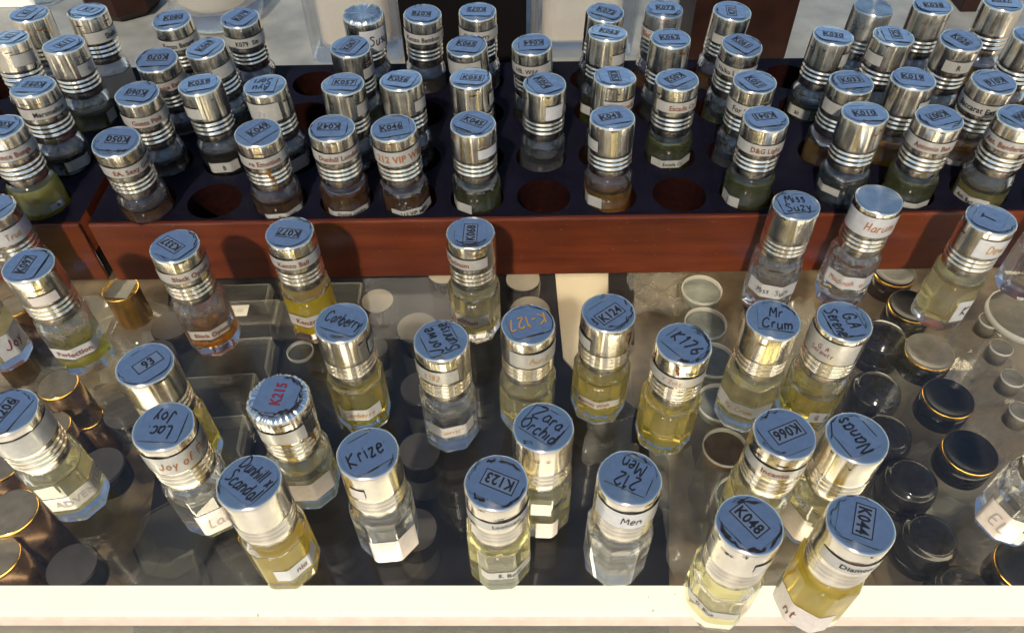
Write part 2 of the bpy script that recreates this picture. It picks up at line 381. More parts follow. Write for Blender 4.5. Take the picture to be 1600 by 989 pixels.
# ------------------------------------------------------------------ the attar bottle
RC, RB = .168, .193
def oct_r(t, rot):
    """radius of the eight-sided body at angle t"""
    a = (t - rot) % (pi / 4) - pi / 8
    return RB * cos(pi / 8) / cos(a) if abs(a) < pi / 8 - .06 else RB * cos(pi / 8) / cos(pi / 8 - .06) * (1 + .1 * (abs(a) - pi / 8 + .06))
def body_mesh(name='glass_body'):
    th = []
    for k in range(8):
        c = k * pi / 4
        for d in (-.06, -.02, .02, .06, .22, .39, .565): th.append(c + d)
    th.sort(); n = len(th)
    def ro(t): return oct_r(t, 0)
    rings = []
    rings.append([(.80 * ro(t), 0.0) for t in th])
    rings.append([(.93 * ro(t), 0.012) for t in th])
    rings.append([(ro(t), .055) for t in th])
    rings.append([(ro(t), .53 - .75 * (ro(t) - .145)) for t in th])
    rings.append([(.165 if ro(t) > .165 else ro(t) - .004, .545 - .45 * (.165 - .145)) for t in th])
    rings.append([(.150, .552) for t in th]); rings.append([(.139, .556) for t in th]); rings.append([(.137, .60) for t in th])
    V = [(r * cos(t), r * sin(t), z) for R in rings for t, (r, z) in zip(th, R)]; F = []; sm = []
    for i in range(len(rings) - 1):
        for k in range(n):
            a = i * n + k; b = i * n + (k + 1) % n; F.append((a, b, b + n, a + n)); sm.append(i >= 3)
    F.append(tuple(range(n - 1, -1, -1))); sm.append(False)
    F.append(tuple((len(rings) - 1) * n + k for k in range(n))); sm.append(False)
    me = bpy.data.meshes.new(name); me.from_pydata([tuple(c * S for c in v) for v in V], [], F)
    me.materials.append(GLASS)
    for p, s_ in zip(me.polygons, sm): p.use_smooth = s_
    return me
BODY = body_mesh()
def simple_me(name, V, F, m, smooth=True, flip=False):
    if flip: F = [tuple(reversed(f)) for f in F]
    me = bpy.data.meshes.new(name); me.from_pydata([tuple(c * S for c in v) for v in V], [], F); me.materials.append(m)
    for p in me.polygons: p.use_smooth = smooth and len(p.vertices) < 20
    return me
_lm = {}
def liquid_me(kind, lev):
    k = (kind, lev)
    if k not in _lm:
        _lm[k] = simple_me('liquid', *lathe([(.10, .085), (.140, .105), (.1455, .14), (.1455, lev)], 28), LIQ[kind])
    return _lm[k]
_am = {}
def air_me(lev):
    if lev not in _am:
        _am[lev] = simple_me('inner_wall', *lathe([(.1455, lev + .002), (.1455, .46), (.128, .515), (.100, .53), (.100, .59)], 28), AIR, flip=True)
    return _am[lev]
def cap_prof(rc):
    P_ = [(rc * .93, .558), (rc * .945, .562), (rc * .945, .608)]
    for zc in (.632, .672, .712):
        P_ += [(rc * .945, zc - .016), (rc * .985, zc - .008), (rc * .998, zc), (rc * .985, zc + .008), (rc * .945, zc + .016)]
    P_ += [(rc * .955, .735), (rc * .995, .748), (rc, .76), (rc, .80), (rc, .84), (rc, .88), (rc, .92), (rc, .972), (rc * .985, .988), (rc * .955, .995), (rc * .90, .997)]
    return P_
def cap_me(m, seed):
    V, F = lathe(cap_prof(RC), 96, True, True)
    rnd = random.Random(seed); ph = [rnd.uniform(0, 6.28) for _ in range(6)]
    W = []; fr = [rnd.choice((4, 5, 6)), rnd.choice((7, 8, 9)), rnd.choice((11, 13)), rnd.choice((17, 19))]
    dx, dz = rnd.uniform(-3, 0), rnd.uniform(.8, .95)
    for x, y, z in V:     # small dents, out-of-round, wrinkles of the film round the side
        t = atan2(y, x); k = 1 + .008 * sin(2 * t + ph[0]); q = 1 if .75 < z < .99 else .35
        k += q * (.0065 * sin(fr[0] * t + ph[1] + 3 * z) + .0045 * sin(fr[1] * t + ph[2] - 5 * z) + .0022 * sin(fr[2] * t + ph[4]) + .0011 * sin(fr[3] * t + ph[5] + 9 * z))
        dd = ((t - dx) / .35) ** 2 + ((z - dz) / .06) ** 2
        if z > .75: k -= .02 * math.exp(-dd)
        W.append((x * k, y * k, z + (.003 * sin(2 * t + ph[3]) if z > .98 else 0)))
    me = simple_me('cap', W, F, m)
    return me
CAPS = [cap_me(ALU, i) for i in range(14)]; CAP_D = cap_me(ALU_DULL, 9)

def clip_disc(pts, R):
    """polygon points clipped to radius R"""
    return [(x * min(1, R / max(1e-6, hypot(x, y))), y * min(1, R / max(1e-6, hypot(x, y)))) for x, y in pts]
def densify(pts, n=8):
    out = []
    for i, a in enumerate(pts):
        b = pts[(i + 1) % len(pts)]
        for k in range(n): out.append((a[0] + (b[0]-a[0]) * k / n, a[1] + (b[1]-a[1]) * k / n))
    return out
def rot(p, a): return (p[0] * cos(a) - p[1] * sin(a), p[0] * sin(a) + p[1] * cos(a))
def rect_line(w, h, t):
    V = []; F = []
    for (x0, x1, y0, y1) in ((-w/2, w/2, h/2-t, h/2), (-w/2, w/2, -h/2, -h/2+t), (-w/2, -w/2+t, -h/2+t, h/2-t), (w/2-t, w/2, -h/2+t, h/2-t)):
        k = len(V); V += [(x0, y0), (x1, y0), (x1, y1), (x0, y1)]; F.append((k, k+1, k+2, k+3))
    return V, F
def wiggle(rnd, r, a0, a1, wid, amp=.01):
    n = max(6, int((a1 - a0) / .12)); V = []; F = []; q = 0
    for k in range(n + 1):
        a = a0 + (a1 - a0) * k / n; q = q * .6 + rnd.uniform(-amp, amp); rr = min(r + q, .152); h = wid * rnd.uniform(.25, 1.4)
        if k in (0, n): h = wid * .1
        V += [((rr - h) * cos(a), (rr - h) * sin(a)), (min(rr + h, .1545) * cos(a), min(rr + h, .1545) * sin(a))]
    for k in range(n): a = 2 * k; F.append((a, a + 1, a + 3, a + 2))
    return V, F

def top_sticker(cap, rnd, code, ang, style, hand, grime, z=1.0015):
    """film on the lid with its frame, lettering and grime"""
    V = []; F = []; MI = []
    def add(v, f, z, mi):
        k = len(V); V.extend([(p[0], p[1], z + (p[2] if len(p) > 2 else 0)) for p in v]); F.extend([tuple(i + k for i in q) for q in f]); MI.extend([mi] * len(f))
    a = radians(ang)
    w, h = (rnd.uniform(.21, .25), rnd.uniform(.19, .24)) if hand else (rnd.uniform(.25, .30), rnd.uniform(.20, .25))
    off = (rnd.uniform(-.02, .02), rnd.uniform(-.02, .02))
    def place(pts): return [(*rot((p[0] + off[0], p[1] + off[1]), a), *(p[2:])) for p in pts]
    if style != 'bare':
        film = clip_disc(place(densify([(-w/2, -h/2), (w/2, -h/2), (w/2, h/2), (-w/2, h/2)])), .149)
        add(film, [tuple(range(len(film)))], z, 0)
        # dark edge of the film where oil crept under it
        for e in range(4):
            if rnd.random() < .65:
                s0, s1 = sorted((rnd.uniform(-.5, .1), rnd.uniform(0, .5))); tk = rnd.uniform(.0014, .004)
                if e % 2 == 0: pts = [(w*s0, (h/2 if e else -h/2)-tk), (w*s1, (h/2 if e else -h/2)-tk), (w*s1, (h/2 if e else -h/2)+tk*.3), (w*s0, (h/2 if e else -h/2)+tk*.3)]
                else: pts = [((w/2 if e == 1 else -w/2)-tk, h*s0), ((w/2 if e == 1 else -w/2)+tk*.3, h*s0), ((w/2 if e == 1 else -w/2)+tk*.3, h*s1), ((w/2 if e == 1 else -w/2)-tk, h*s1)]
                pp = place(pts)
                if all(hypot(*p) < .15 for p in pp): add(pp, [(0, 1, 2, 3)], z + .0012, 3)
    if code:
        if hand:
            L = code.split('/'); hh = .078 if len(L) > 1 else .085
            for i, s in enumerate(L):
                lv, lf = letters(s, hh, True, rnd, .235 if len(L) == 1 else .215)
                dy = 0 if len(L) == 1 else (.045 if i == 0 else -.05)
                add(place([(x, y + dy, q) for x, y, q in lv]), lf, z + .002, 2)
        else:
            fw_, fh_ = (.185, .098) if grime != 2 else (.165, .088)
            if style == 'frame':
                add(place([(-fw_/2, -fh_/2), (fw_/2, -fh_/2), (fw_/2, fh_/2), (-fw_/2, fh_/2)]), [(0, 1, 2, 3)], z + .0008, 1)
                lv, lf = rect_line(fw_, fh_, .0055); add(place(lv), lf, z + .0016, 2)
            lv, lf = letters(code, .062, False, rnd, .155); add(place(lv), lf, z + .0024, 2)
    for k in range(grime):
        a0 = rnd.uniform(0, 6.28); lv, lf = wiggle(rnd, rnd.uniform(.132, .152), a0, a0 + rnd.uniform(.35, 1.5), rnd.uniform(.0014, .0048 if grime < 5 else .0075)); add(lv, lf, z + .003 + .0006 * k, 3)
    if not V: return
    ink = INK[style] if style in INK and style != 'k' else BLACK
    o = mesh('lid_sticker', V, F, [STICK, STICK2, ink, GRIME], cap, MI)
    return o
def strip(rfun, t0, t1, z0, z1, n, rnd, lift=.0022, rag=.0):
    V = []; F = []
    for k in range(n + 1):
        t = t0 + (t1 - t0) * k / n; r = rfun(t) + lift; dz0 = rnd.uniform(-rag, rag); dz1 = rnd.uniform(-rag, rag)
        V += [(r * cos(t), r * sin(t), z0 + dz0), (r * cos(t), r * sin(t), z1 + dz1)]
    for k in range(n): a = 2 * k; F.append((a, a + 2, a + 3, a + 1))
    return V, F
def wrap_label(name, parent, rfun, ravg, phi, width, z0, z1, text, tcol, hand, rnd, m, th=None, toff=0.0, slope=0.0, under=None):
    t0 = phi - width / 2; t1 = phi + width / 2
    n = max(6, int(width / .07))
    V, F = strip(rfun, t0, t1, z0, z1, n, rnd); MI = [0] * len(F)
    # dirty rim line where the tape ends
    for zz in (z0 - .003, z1):
        lv, lf = strip(rfun, t0, t1, zz, zz + .0035, n, rnd, .0018, .0008)
        k = len(V); V += lv; F += [tuple(i + k for i in q) for q in lf]; MI += [2] * len(lf)
    if text:
        rows = text.split('/'); H_ = th or (z1 - z0) * (.40 if hand else .47) / len(rows)
        for i, s in enumerate(rows):
            lv, lf = letters(s, H_, hand, rnd, (width * ravg * .96)); zc = (z0 + z1) / 2 + (0 if len(rows) == 1 else (.5 - i) * H_ * 1.15)
            k = len(V)
            for (x, y, q) in lv:
                t = phi + toff + x / ravg; r = rfun(t) + .0048 + q
                V.append((r * cos(t), r * sin(t), zc + y + slope * x))
            F += [tuple(j + k for j in q) for q in lf]; MI += [1] * len(lf)
    for i in range(len(V)): pass
    return mesh(name, V, F, [m, INK[tcol], GRIME if name != 'glossy' else GRIME], parent, MI)

PAP = {'w': PAPER, 'W': PAPER_W, 'p': PAPER_P}
def bottle(x, y, z, label, group, code=None, ang=0, hand=False, style=None, band=None, body=None, liq='clear', lev=.44, seed=0,
           lean=(0, 0), dull=False, grime=2, octrot=None, extra=(), cat='perfume bottle', foil=False):
    """band / body = (text, ink, hand, degrees to the right of the side facing the viewer, width in degrees, paper[, z0, z1])"""
    rnd = random.Random(seed * 31 + 5)
    b = thing('perfume_bottle', label, cat, x, y, z, group)
    b.rotation_euler = (lean[1], lean[0], 0)
    fc = atan2(-y, -x)                                    # the side that faces the viewer
    orot = fc + (radians(octrot) if octrot is not None else rnd.uniform(-.4, .4))
    g = link('glass_body', BODY, b); g.rotation_euler.z = orot
    link('inner_wall', air_me(lev), b)
    link('liquid', liquid_me(liq, lev), b)
    c = link('cap', CAP_D if dull else CAPS[seed * 5 % 14], b)
    if style is None: style = 'tape' if hand else 'frame'
    if foil:            # crinkled foil folded over the cap
        V = []; F = []; n = 160; pr = [(.02, 1.010, 0), (.07, 1.011, .0012), (.11, 1.012, .003), (.145, 1.013, .005), (.168, 1.004, .005), (.178, .985, .004), (.180, .95, .004), (.176, .90, .003), (.174, .80, .002), (.173, .765, .001)]
        for (r_, z_, a_) in pr:
            for k in range(n):
                t_ = 2 * pi * k / n; wv = (sin(34 * t_ + 3 * sin(3 * t_) + 2 * sin(7 * t_)) * a_ + sin(11 * t_ + 20 * z_) * a_ * .8) * (.75 if z_ > .99 else .38)
                V.append(((r_ + wv * (z_ < .99)) * cos(t_), (r_ + wv * (z_ < .99)) * sin(t_), z_ + wv * (z_ > .99)))
        for i in range(len(pr) - 1):
            for k in range(n): a_ = i * n + k; b_ = i * n + (k + 1) % n; F.append((a_, a_ + n, b_ + n, b_))
        F.append(tuple(range(n)))
        mesh('foil_cover', V, F, ALU, c, smooth=True)
    top_sticker(c, rnd, code, ang, style, hand, grime, 1.0195 if foil else 1.0015)
    if grime >= 2:      # oily black residue along the upper rim and under the film edge
        V = []; F = []
        rg_ = RC * (1.075 if foil else 1.014)
        for q in range(min(grime, 5)):
            t0 = fc + rnd.uniform(-1.4, 1.4); wd = rnd.uniform(.12, .6); z0 = rnd.choice((.974, .972, .925, .90)); n = 10; k0 = len(V)
            for k in range(n + 1):
                t_ = t0 + wd * k / n; e = sin(pi * k / n); h = rnd.uniform(.001, .006) * e + .0004; d = rnd.uniform(0, .018 if rnd.random() < .2 else .004) * e
                V += [(rg_ * cos(t_), rg_ * sin(t_), z0 - h - d), (rg_ * cos(t_), rg_ * sin(t_), z0 + h * .5)]
            F += [(k0 + 2*k, k0 + 2*k + 2, k0 + 2*k + 3, k0 + 2*k + 1) for k in range(n)]
        mesh('rim_grime', V, F, GRIME if seed % 3 else RUST, c)
    if band:
        t, ink, hd, off, wd, pp = band[:6]; z0, z1 = band[6:8] if len(band) > 6 else (.795, .885)
        wrap_label('cap_band_label', c, lambda a: RC * (1.075 if foil else 1.018), RC, fc + radians(off), radians(wd), z0, z1, t, ink, hd, rnd, PAP[pp])
    if body:
        t, ink, hd, off, wd, pp = body[:6]; z0, z1 = body[6:8] if len(body) > 6 else (.215, .325)
        o = wrap_label('body_label', g, lambda a: oct_r(a, 0), RB * .96, fc + radians(off) - orot, radians(wd), z0, z1, t, ink, hd, rnd, PAP[pp])
    for e in extra:
        a0, z0, a1, z1, m = e      # thin stain or tape tail on the cap side
        V = []; F = []; n = 9; q = 0
        for k in range(n + 1):
            u = k / n; q = q * .5 + rnd.uniform(-.05, .05); t = fc + radians(a0 + (a1 - a0) * u) + q; zz = z0 + (z1 - z0) * u; h = rnd.uniform(.02, .09) * sin(pi * (.1 + .85 * u))
            r = RC * 1.028
            V += [(r * cos(t - h), r * sin(t - h), zz), (r * cos(t + h), r * sin(t + h), zz)]
        for k in range(n): a = 2 * k; F.append((a, a + 1, a + 3, a + 2))
        mesh('oil_stain', V, F, m, c)
    return b

# ------------------------------------------------------------------ the setting
gme = tag(mesh('ground', *box(-900, 900, -900, 900, -18.4, -18), GROUNDM), None, None, kind='structure')
def fy(x, off): return 1.8714 - .01429 * x + off     # the counter's front edge runs very slightly askew
def slab(name, y0off, y1, z0, z1, m, parent=None, x0=-7, x1=7, y1off=None):
    V = []
    for zz in (z0, z1):
        for xx in (x0, x1): V.append((xx, fy(xx, y0off), zz))
        for xx in (x1, x0): V.append((xx, y1 if y1off is None else fy(xx, y1off), zz))
    F = [(3, 2, 1, 0), (4, 5, 6, 7), (0, 1, 5, 4), (1, 2, 6, 5), (2, 3, 7, 6), (3, 0, 4, 7)]
    return mesh(name, V, F, m, parent)
counter = thing('display_counter', 'glass topped display counter with a bright cream front edge, holding all the bottles', 'display counter', 0, 3.5, -18)
cpar = counter
def cslab(name, *a, **k):
    o = slab(name, *a, **k); o.location = Vector((0, -3.5, 18)) * S; o.parent = counter; return o
cslab('glass_top', -.02, 7.05, -.10, 0, CGLASS)
# front frame with a rounded lip
prof = [(.0, .004), (-.004, .012), (-.165, .012), (-.185, .006), (-.196, -.012), (-.20, -.05), (-.20, -.075)]
V = []; F = []; MI = []
for i, (dy, z) in enumerate(prof):
    for xx in (-7, 7): V.append((xx, fy(xx, dy), z))
for i in range(len(prof) - 1):
    F.append((2*i, 2*i+1, 2*i+3, 2*i+2)); MI.append(0 if i < 3 else 1)
o = mesh('front_frame', V + [(-7, fy(-7, 0), -.1), (7, fy(7, 0), -.1), (-7, fy(-7, -.2), -.1), (7, fy(7, -.2), -.1)],
         F + [(0, 2*len(prof), 2*len(prof)+1, 1), (12, 13, 2*len(prof)+3, 2*len(prof)+2), (14, 16, 17, 15)], [CREAM, LIP], None, MI + [0, 1, 0])
o.location = Vector((0, -3.5, 18)) * S; o.parent = counter
cslab('front_pane', -.16, 0, -1.15, -.102, CGLASS, y1off=-.09)
cslab('light_tube', -.07, 0, -.26, -.16, TUBE, y1off=-.005)
cslab('light_tube', 3.25, 0, -.30, -.20, TUBE, y1off=3.33)
cslab('front_ledge', -2.2, 0, -.70, -.60, GREY, y1off=-.17)
cslab('front_panel', -.03, 0, -18, -1.16, GREY, y1off=-.09)
cslab('interior_shelf', -.085, 7.05, -1.2, -1.15, FLOORM)
cslab('rear_shelf', 5.20, 60, -18, -.002, SHELFG)

# ------------------------------------------------------------------ wooden racks with holes
ROWS = [4.77, 5.29, 5.94, 6.47]
def rack(name, label, x0, x1, y0, y1, cols, zt=.61, zb=.30):
    r = thing(name, label, 'wooden rack', (x0 + x1) / 2, y0, 0)
    c = bpy.data.curves.new('c', 'CURVE'); c.dimensions = '2D'; c.fill_mode = 'BOTH'; c.extrude = (zt - zb) / 2 * S
    def poly(pts):
        s = c.splines.new('POLY'); s.points.add(len(pts) - 1); s.use_cyclic_u = True
        for p, q in zip(s.points, pts): p.co = (q[0] * S, q[1] * S, 0, 1)
    yf = y0 + .002
    poly([(x0, yf), (x1, yf), (x1, y1), (x0, y1)])
    for cx in cols:
        for cyy in ROWS: poly([(cx + .212 * cos(2*pi*k/48), cyy + .212 * sin(2*pi*k/48)) for k in range(48)])
    co = bpy.data.objects.new('c', c); COL.objects.link(co); bpy.context.view_layer.update()
    me = bpy.data.meshes.new_from_object(co.evaluated_get(bpy.context.evaluated_depsgraph_get()))
    bpy.data.objects.remove(co)
    me.materials.clear()
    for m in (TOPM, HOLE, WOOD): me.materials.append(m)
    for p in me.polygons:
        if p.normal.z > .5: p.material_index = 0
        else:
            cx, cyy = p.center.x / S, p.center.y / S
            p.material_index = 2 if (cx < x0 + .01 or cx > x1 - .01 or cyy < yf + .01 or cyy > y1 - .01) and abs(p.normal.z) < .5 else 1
    o = bpy.data.objects.new('drilled_top', me); COL.objects.link(o); o.parent = r
    o.location = Vector((-(x0 + x1) / 2, -y0, (zt + zb) / 2)) * S
    def part(n, bx, m, bev=.012):
        q = mesh(n, *box(*bx), m, r); q.location = Vector((-(x0 + x1) / 2, -y0, 0)) * S
        bv = q.modifiers.new('b', 'BEVEL'); bv.width = bev * S; bv.segments = 2; return q
    part('front_board', (x0, x1, y0 - .03, y0, 0.002, zt - .004), WOOD)
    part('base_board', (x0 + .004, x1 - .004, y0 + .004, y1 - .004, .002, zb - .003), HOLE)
    return r
COLS_A = [-4.24, -3.71]; COLS_B = [-2.87, -2.345, -1.82, -1.295, -.79, -.26, .265, .79, 1.34, 1.87, 2.63, 3.14, 3.71, 4.33]
rack('wooden_rack', 'long red-brown rack with drilled dark top across the picture, full of bottles', -3.262, 4.75, 4.53, 6.80, COLS_B)
rack('wooden_rack', 'end of a second red-brown rack at the left edge, beyond the dark gap', -5.0, -3.335, 4.535, 6.80, COLS_A + [-4.76])

# ------------------------------------------------------------------ bottles standing on the glass
GF = 'perfume bottles standing on the counter glass'
FRONT = [
 ((-2.273, 3.836), dict(label='bottle marked K337 with Black Opium labels and a little brown oil', code='K337', ang=145, band=('Black Opium','b',0,8,190,'w'), body=('Black Opium','b',0,-4,110,'w',.22,.31), liq='amber', lev=.20, grime=3)),
 ((-1.517, 3.955), dict(label='bottle marked K077 with Kenzo Bali labels and golden oil, in front of the rack', code='K077', ang=170, band=('Kenzo Bali','b',0,-14,170,'w'), body=('Kenzo Bali','b',0,-6,120,'w'), liq='yellow', lev=.46)),
 ((-0.276, 3.929), dict(label='bottle marked K068 with a label ending in inum, standing before the rack front', code='K068', ang=88, band=('Platinum','b',0,-38,150,'w'), body=('Platinum','b',0,-30,120,'w'), liq='pale', lev=.46, grime=4)),
 ((-1.048, 3.127), dict(label='bottle with Canberry handwritten on its lid and an orange lettered label', code='Canberry', ang=-22, hand=True, band=('','g',0,75,60,'w',.79,.90), body=('Canberry','g',1,-12,100,'W',.19,.31), liq='straw', lev=.46)),
 ((-0.428, 2.972), dict(label='bottle with two handwritten lines Jorwe Sunrise running up its blue lid', code='Jorwe/Sunrise', ang=115, hand=True, band=('K182','g',1,-28,110,'w',.78,.89), body=('"mirist"','g',1,0,110,'W'), liq='clear', lev=.28)),
 ((0.097, 3.090), dict(label='bottle with K-127 in gold marker upside down on its lid, behind the Zara Orchid bottle', code='K-127', ang=198, hand=True, style='g', band=('Aurie','g',1,25,130,'w',.77,.90), liq='pale', lev=.40)),
 ((0.597, 3.176), dict(label='bottle marked K124 with a Roman Wish label and pale yellow oil', code='K124', ang=38, band=('','b',0,-60,60,'w',.78,.87), body=('Roman Wish','b',0,-8,120,'w',.225,.30), liq='straw', lev=.44, octrot=0, grime=5, extra=[(62,.80,66,.93,RUST)])),
 ((1.022, 2.921), dict(label='bottle with smudged lid marked K176, rusty stain on the cap and yellow oil', code='K176', ang=-52, hand=True, band=('K Zaky','o',1,-5,150,'w',.775,.86), liq='straw', lev=.46, octrot=0, grime=6, extra=[(-4,.985,6,.87,RUST),(-64,.78,-62,.98,RUST)])),
 ((0.163, 2.342), dict(label='bottle with Zara Orchid handwritten in two lines on its blue lid', code='Zara/Orchid', ang=-38, hand=True, liq='pale', lev=.36, body=('','k',0,15,45,'p',.03,.22))),
 ((0.598, 2.023), dict(label='bottle with 212 Men handwritten upside down on its lid and clear oil, at the front', code='212/Men', ang=152, hand=True, band=('Men','k',1,18,150,'W',.765,.92), liq='clear', lev=.30)),
 ((1.161, 1.754), dict(label='bottle marked K048 with a D. Blue label, overhanging the cream front edge', code='K048', ang=-55, body=('D. Blue','k',0,-8,120,'w',.23,.30), band=('','k',0,60,40,'w',.80,.88), liq='pale', lev=.40, grime=7)),
 ((1.707, 1.749), dict(label='bottle marked K044 with a Diamond band and bright yellow oil, frontmost on the right', code='K044', ang=-114, band=('Diamond','k',0,42,140,'w'), body=('nt','b',1,-12,150,'p',.03,.25), liq='yellow', lev=.50, grime=3)),
 ((1.465, 2.279), dict(label='bottle marked K066 with an Incanto band, behind the K048 bottle', code='K066', ang=203, band=('Incanto','b',0,14,150,'w'), body=('','b',0,-20,70,'p',.05,.25), liq='pale', lev=.42, grime=4)),
 ((1.846, 2.248), dict(label='bottle with Nanas handwritten up its blue lid, beside the K066 bottle', code='Nanas', ang=114, hand=True, body=('','o',0,-28,75,'p',.08,.32), liq='pale', lev=.36)),
 ((1.598, 3.099), dict(label='bottle with Mr Crum on its lid and in gold on its white label', code='Mr/Crum', ang=-10, hand=True, body=('Mr Crum','g',1,-6,150,'W',.20,.32), liq='pale', lev=.47)),
 ((2.026, 3.081), dict(label='bottle with G.A Serene handwritten sideways on the lid and in maroon on the cap', code='G.A/Serene', ang=-82, hand=True, band=('G. A/Serenity','m',1,-14,150,'w',.765,.95), body=('G. A','m',1,42,50,'W',.16,.27), liq='straw', lev=.38)),
 ((2.013, 4.170), dict(label='bottle with Miss Suzy handwritten on lid and body label, clear oil, before the rack', code='Miss/Suzy', ang=6, hand=True, body=('Miss  Suzy','k',1,14,130,'W',.22,.35), liq='clear', lev=.30)),
 ((2.612, 4.220), dict(label='bottle with Madinah and Harum in orange marker, lid bare, before the rack', code=None, style='bare', band=('Harum','o',1,30,190,'W',.775,.95), body=('Madinah  o','o',1,6,150,'W',.25,.38), liq='clear', lev=.22, grime=0)),
 ((3.313, 3.996), dict(label='bottle with pale yellow oil and gold De on its cap, at the right edge', code='T', ang=50, hand=True, band=('Dew','g',1,48,90,'W',.77,.93), body=('K','k',1,62,50,'W',.12,.34), liq='pale', lev=.50)),
 ((-0.094, 2.008), dict(label='bottle marked K123 with an S. Boss label, at the front in the middle', code='K123', ang=155, band=('Loomcem','k',0,16,170,'w',.80,.87), body=('S. Boss','k',0,18,110,'w',.20,.29), liq='pale', lev=.46, grime=6)),
 ((-0.780, 2.195), dict(label='bottle with Krize handwritten on its lid and a plain pinkish label', code='Krize', ang=35, hand=True, band=('','g',0,-40,30,'p',.79,.88), body=('','f',0,4,96,'p',.04,.30), liq='clear', lev=.40)),
 ((-1.326, 2.555), dict(label='bottle marked K215 in maroon, its lid wrapped in crinkled blue foil', code='K215', ang=82, style='m', foil=True, band=('','b',0,-20,90,'w',.79,.90), body=('','b',0,-12,130,'p',.15,.34), liq='pale', lev=.36, grime=10, extra=[(30,.93,40,.60,RUST),(55,.95,60,.70,RUST)])),
 ((-1.377, 2.028), dict(label='bottle with Dunhill x Scandal handwritten on its lid and yellow oil', code='Dunhill x/Scandal', ang=-38, hand=True, body=('nla','b',1,14,100,'W',.17,.30), liq='yellow', lev=.44, grime=1)),
 ((-1.924, 2.381), dict(label='bottle with Lac. Joy upside down on its lid and Joy of Pink in orange', code='Lac./Joy', ang=176, hand=True, band=('Joy of Pink','o',1,10,200,'w',.77,.93), body=('Lac','f',1,0,80,'p',.07,.30), liq='clear', lev=.30, grime=0)),
 ((-2.161, 2.818), dict(label='bottle marked 93 on its blue lid, behind the Lac. Joy bottle', code='93', ang=46, liq='straw', lev=.40, grime=2)),
 ((-2.829, 2.493), dict(label='bottle marked K206 with an Adventus label and pale oil, cut by the left edge', code='K206', ang=72, band=('','k',0,-10,160,'w',.78,.93), body=('ADVENTUS','f',0,14,150,'w',.18,.32), liq='pale', lev=.44)),
 ((-3.193, 3.669), dict(label='bottle marked K097 with a red label ending in ction and mustard oil', code='K097', ang=84, band=('','b',0,-12,60,'p',.77,.85), body=('Perfection','b',0,-22,120,'W',.225,.33), liq='lime', lev=.22)),
 ((-3.695, 4.251), dict(label='bottle with ue in gold on its cap at the left edge, beside the racks', code='I', ang=60, hand=True, band=('True','g',1,8,130,'W',.77,.90), liq='pale', lev=.40)),
 ((3.088, 2.245), dict(label='bottle with EL on its faint label at the lower right edge, cap outside the picture', code=None, style='bare', body=('EL','f',1,-2,80,'p',.05,.30), liq='clear', lev=.34)),
 ((4.103, 4.288), dict(label='bottle with clear oil partly hidden at the right edge behind the pale yellow one', code=None, style='bare', liq='clear', lev=.40)),
 ((-3.831, 3.711), dict(label='bottle with red lettered white label and greenish oil at the left edge', code=None, style='bare', body=('Joy','m',1,26,80,'W',.12,.34), liq='pale', lev=.46)),
]
for i, ((x, y), kw) in enumerate(FRONT):
    kw = dict(kw); lab = kw.pop('label'); bottle(x, y, 0.001, lab, GF, seed=i + 1, **kw)

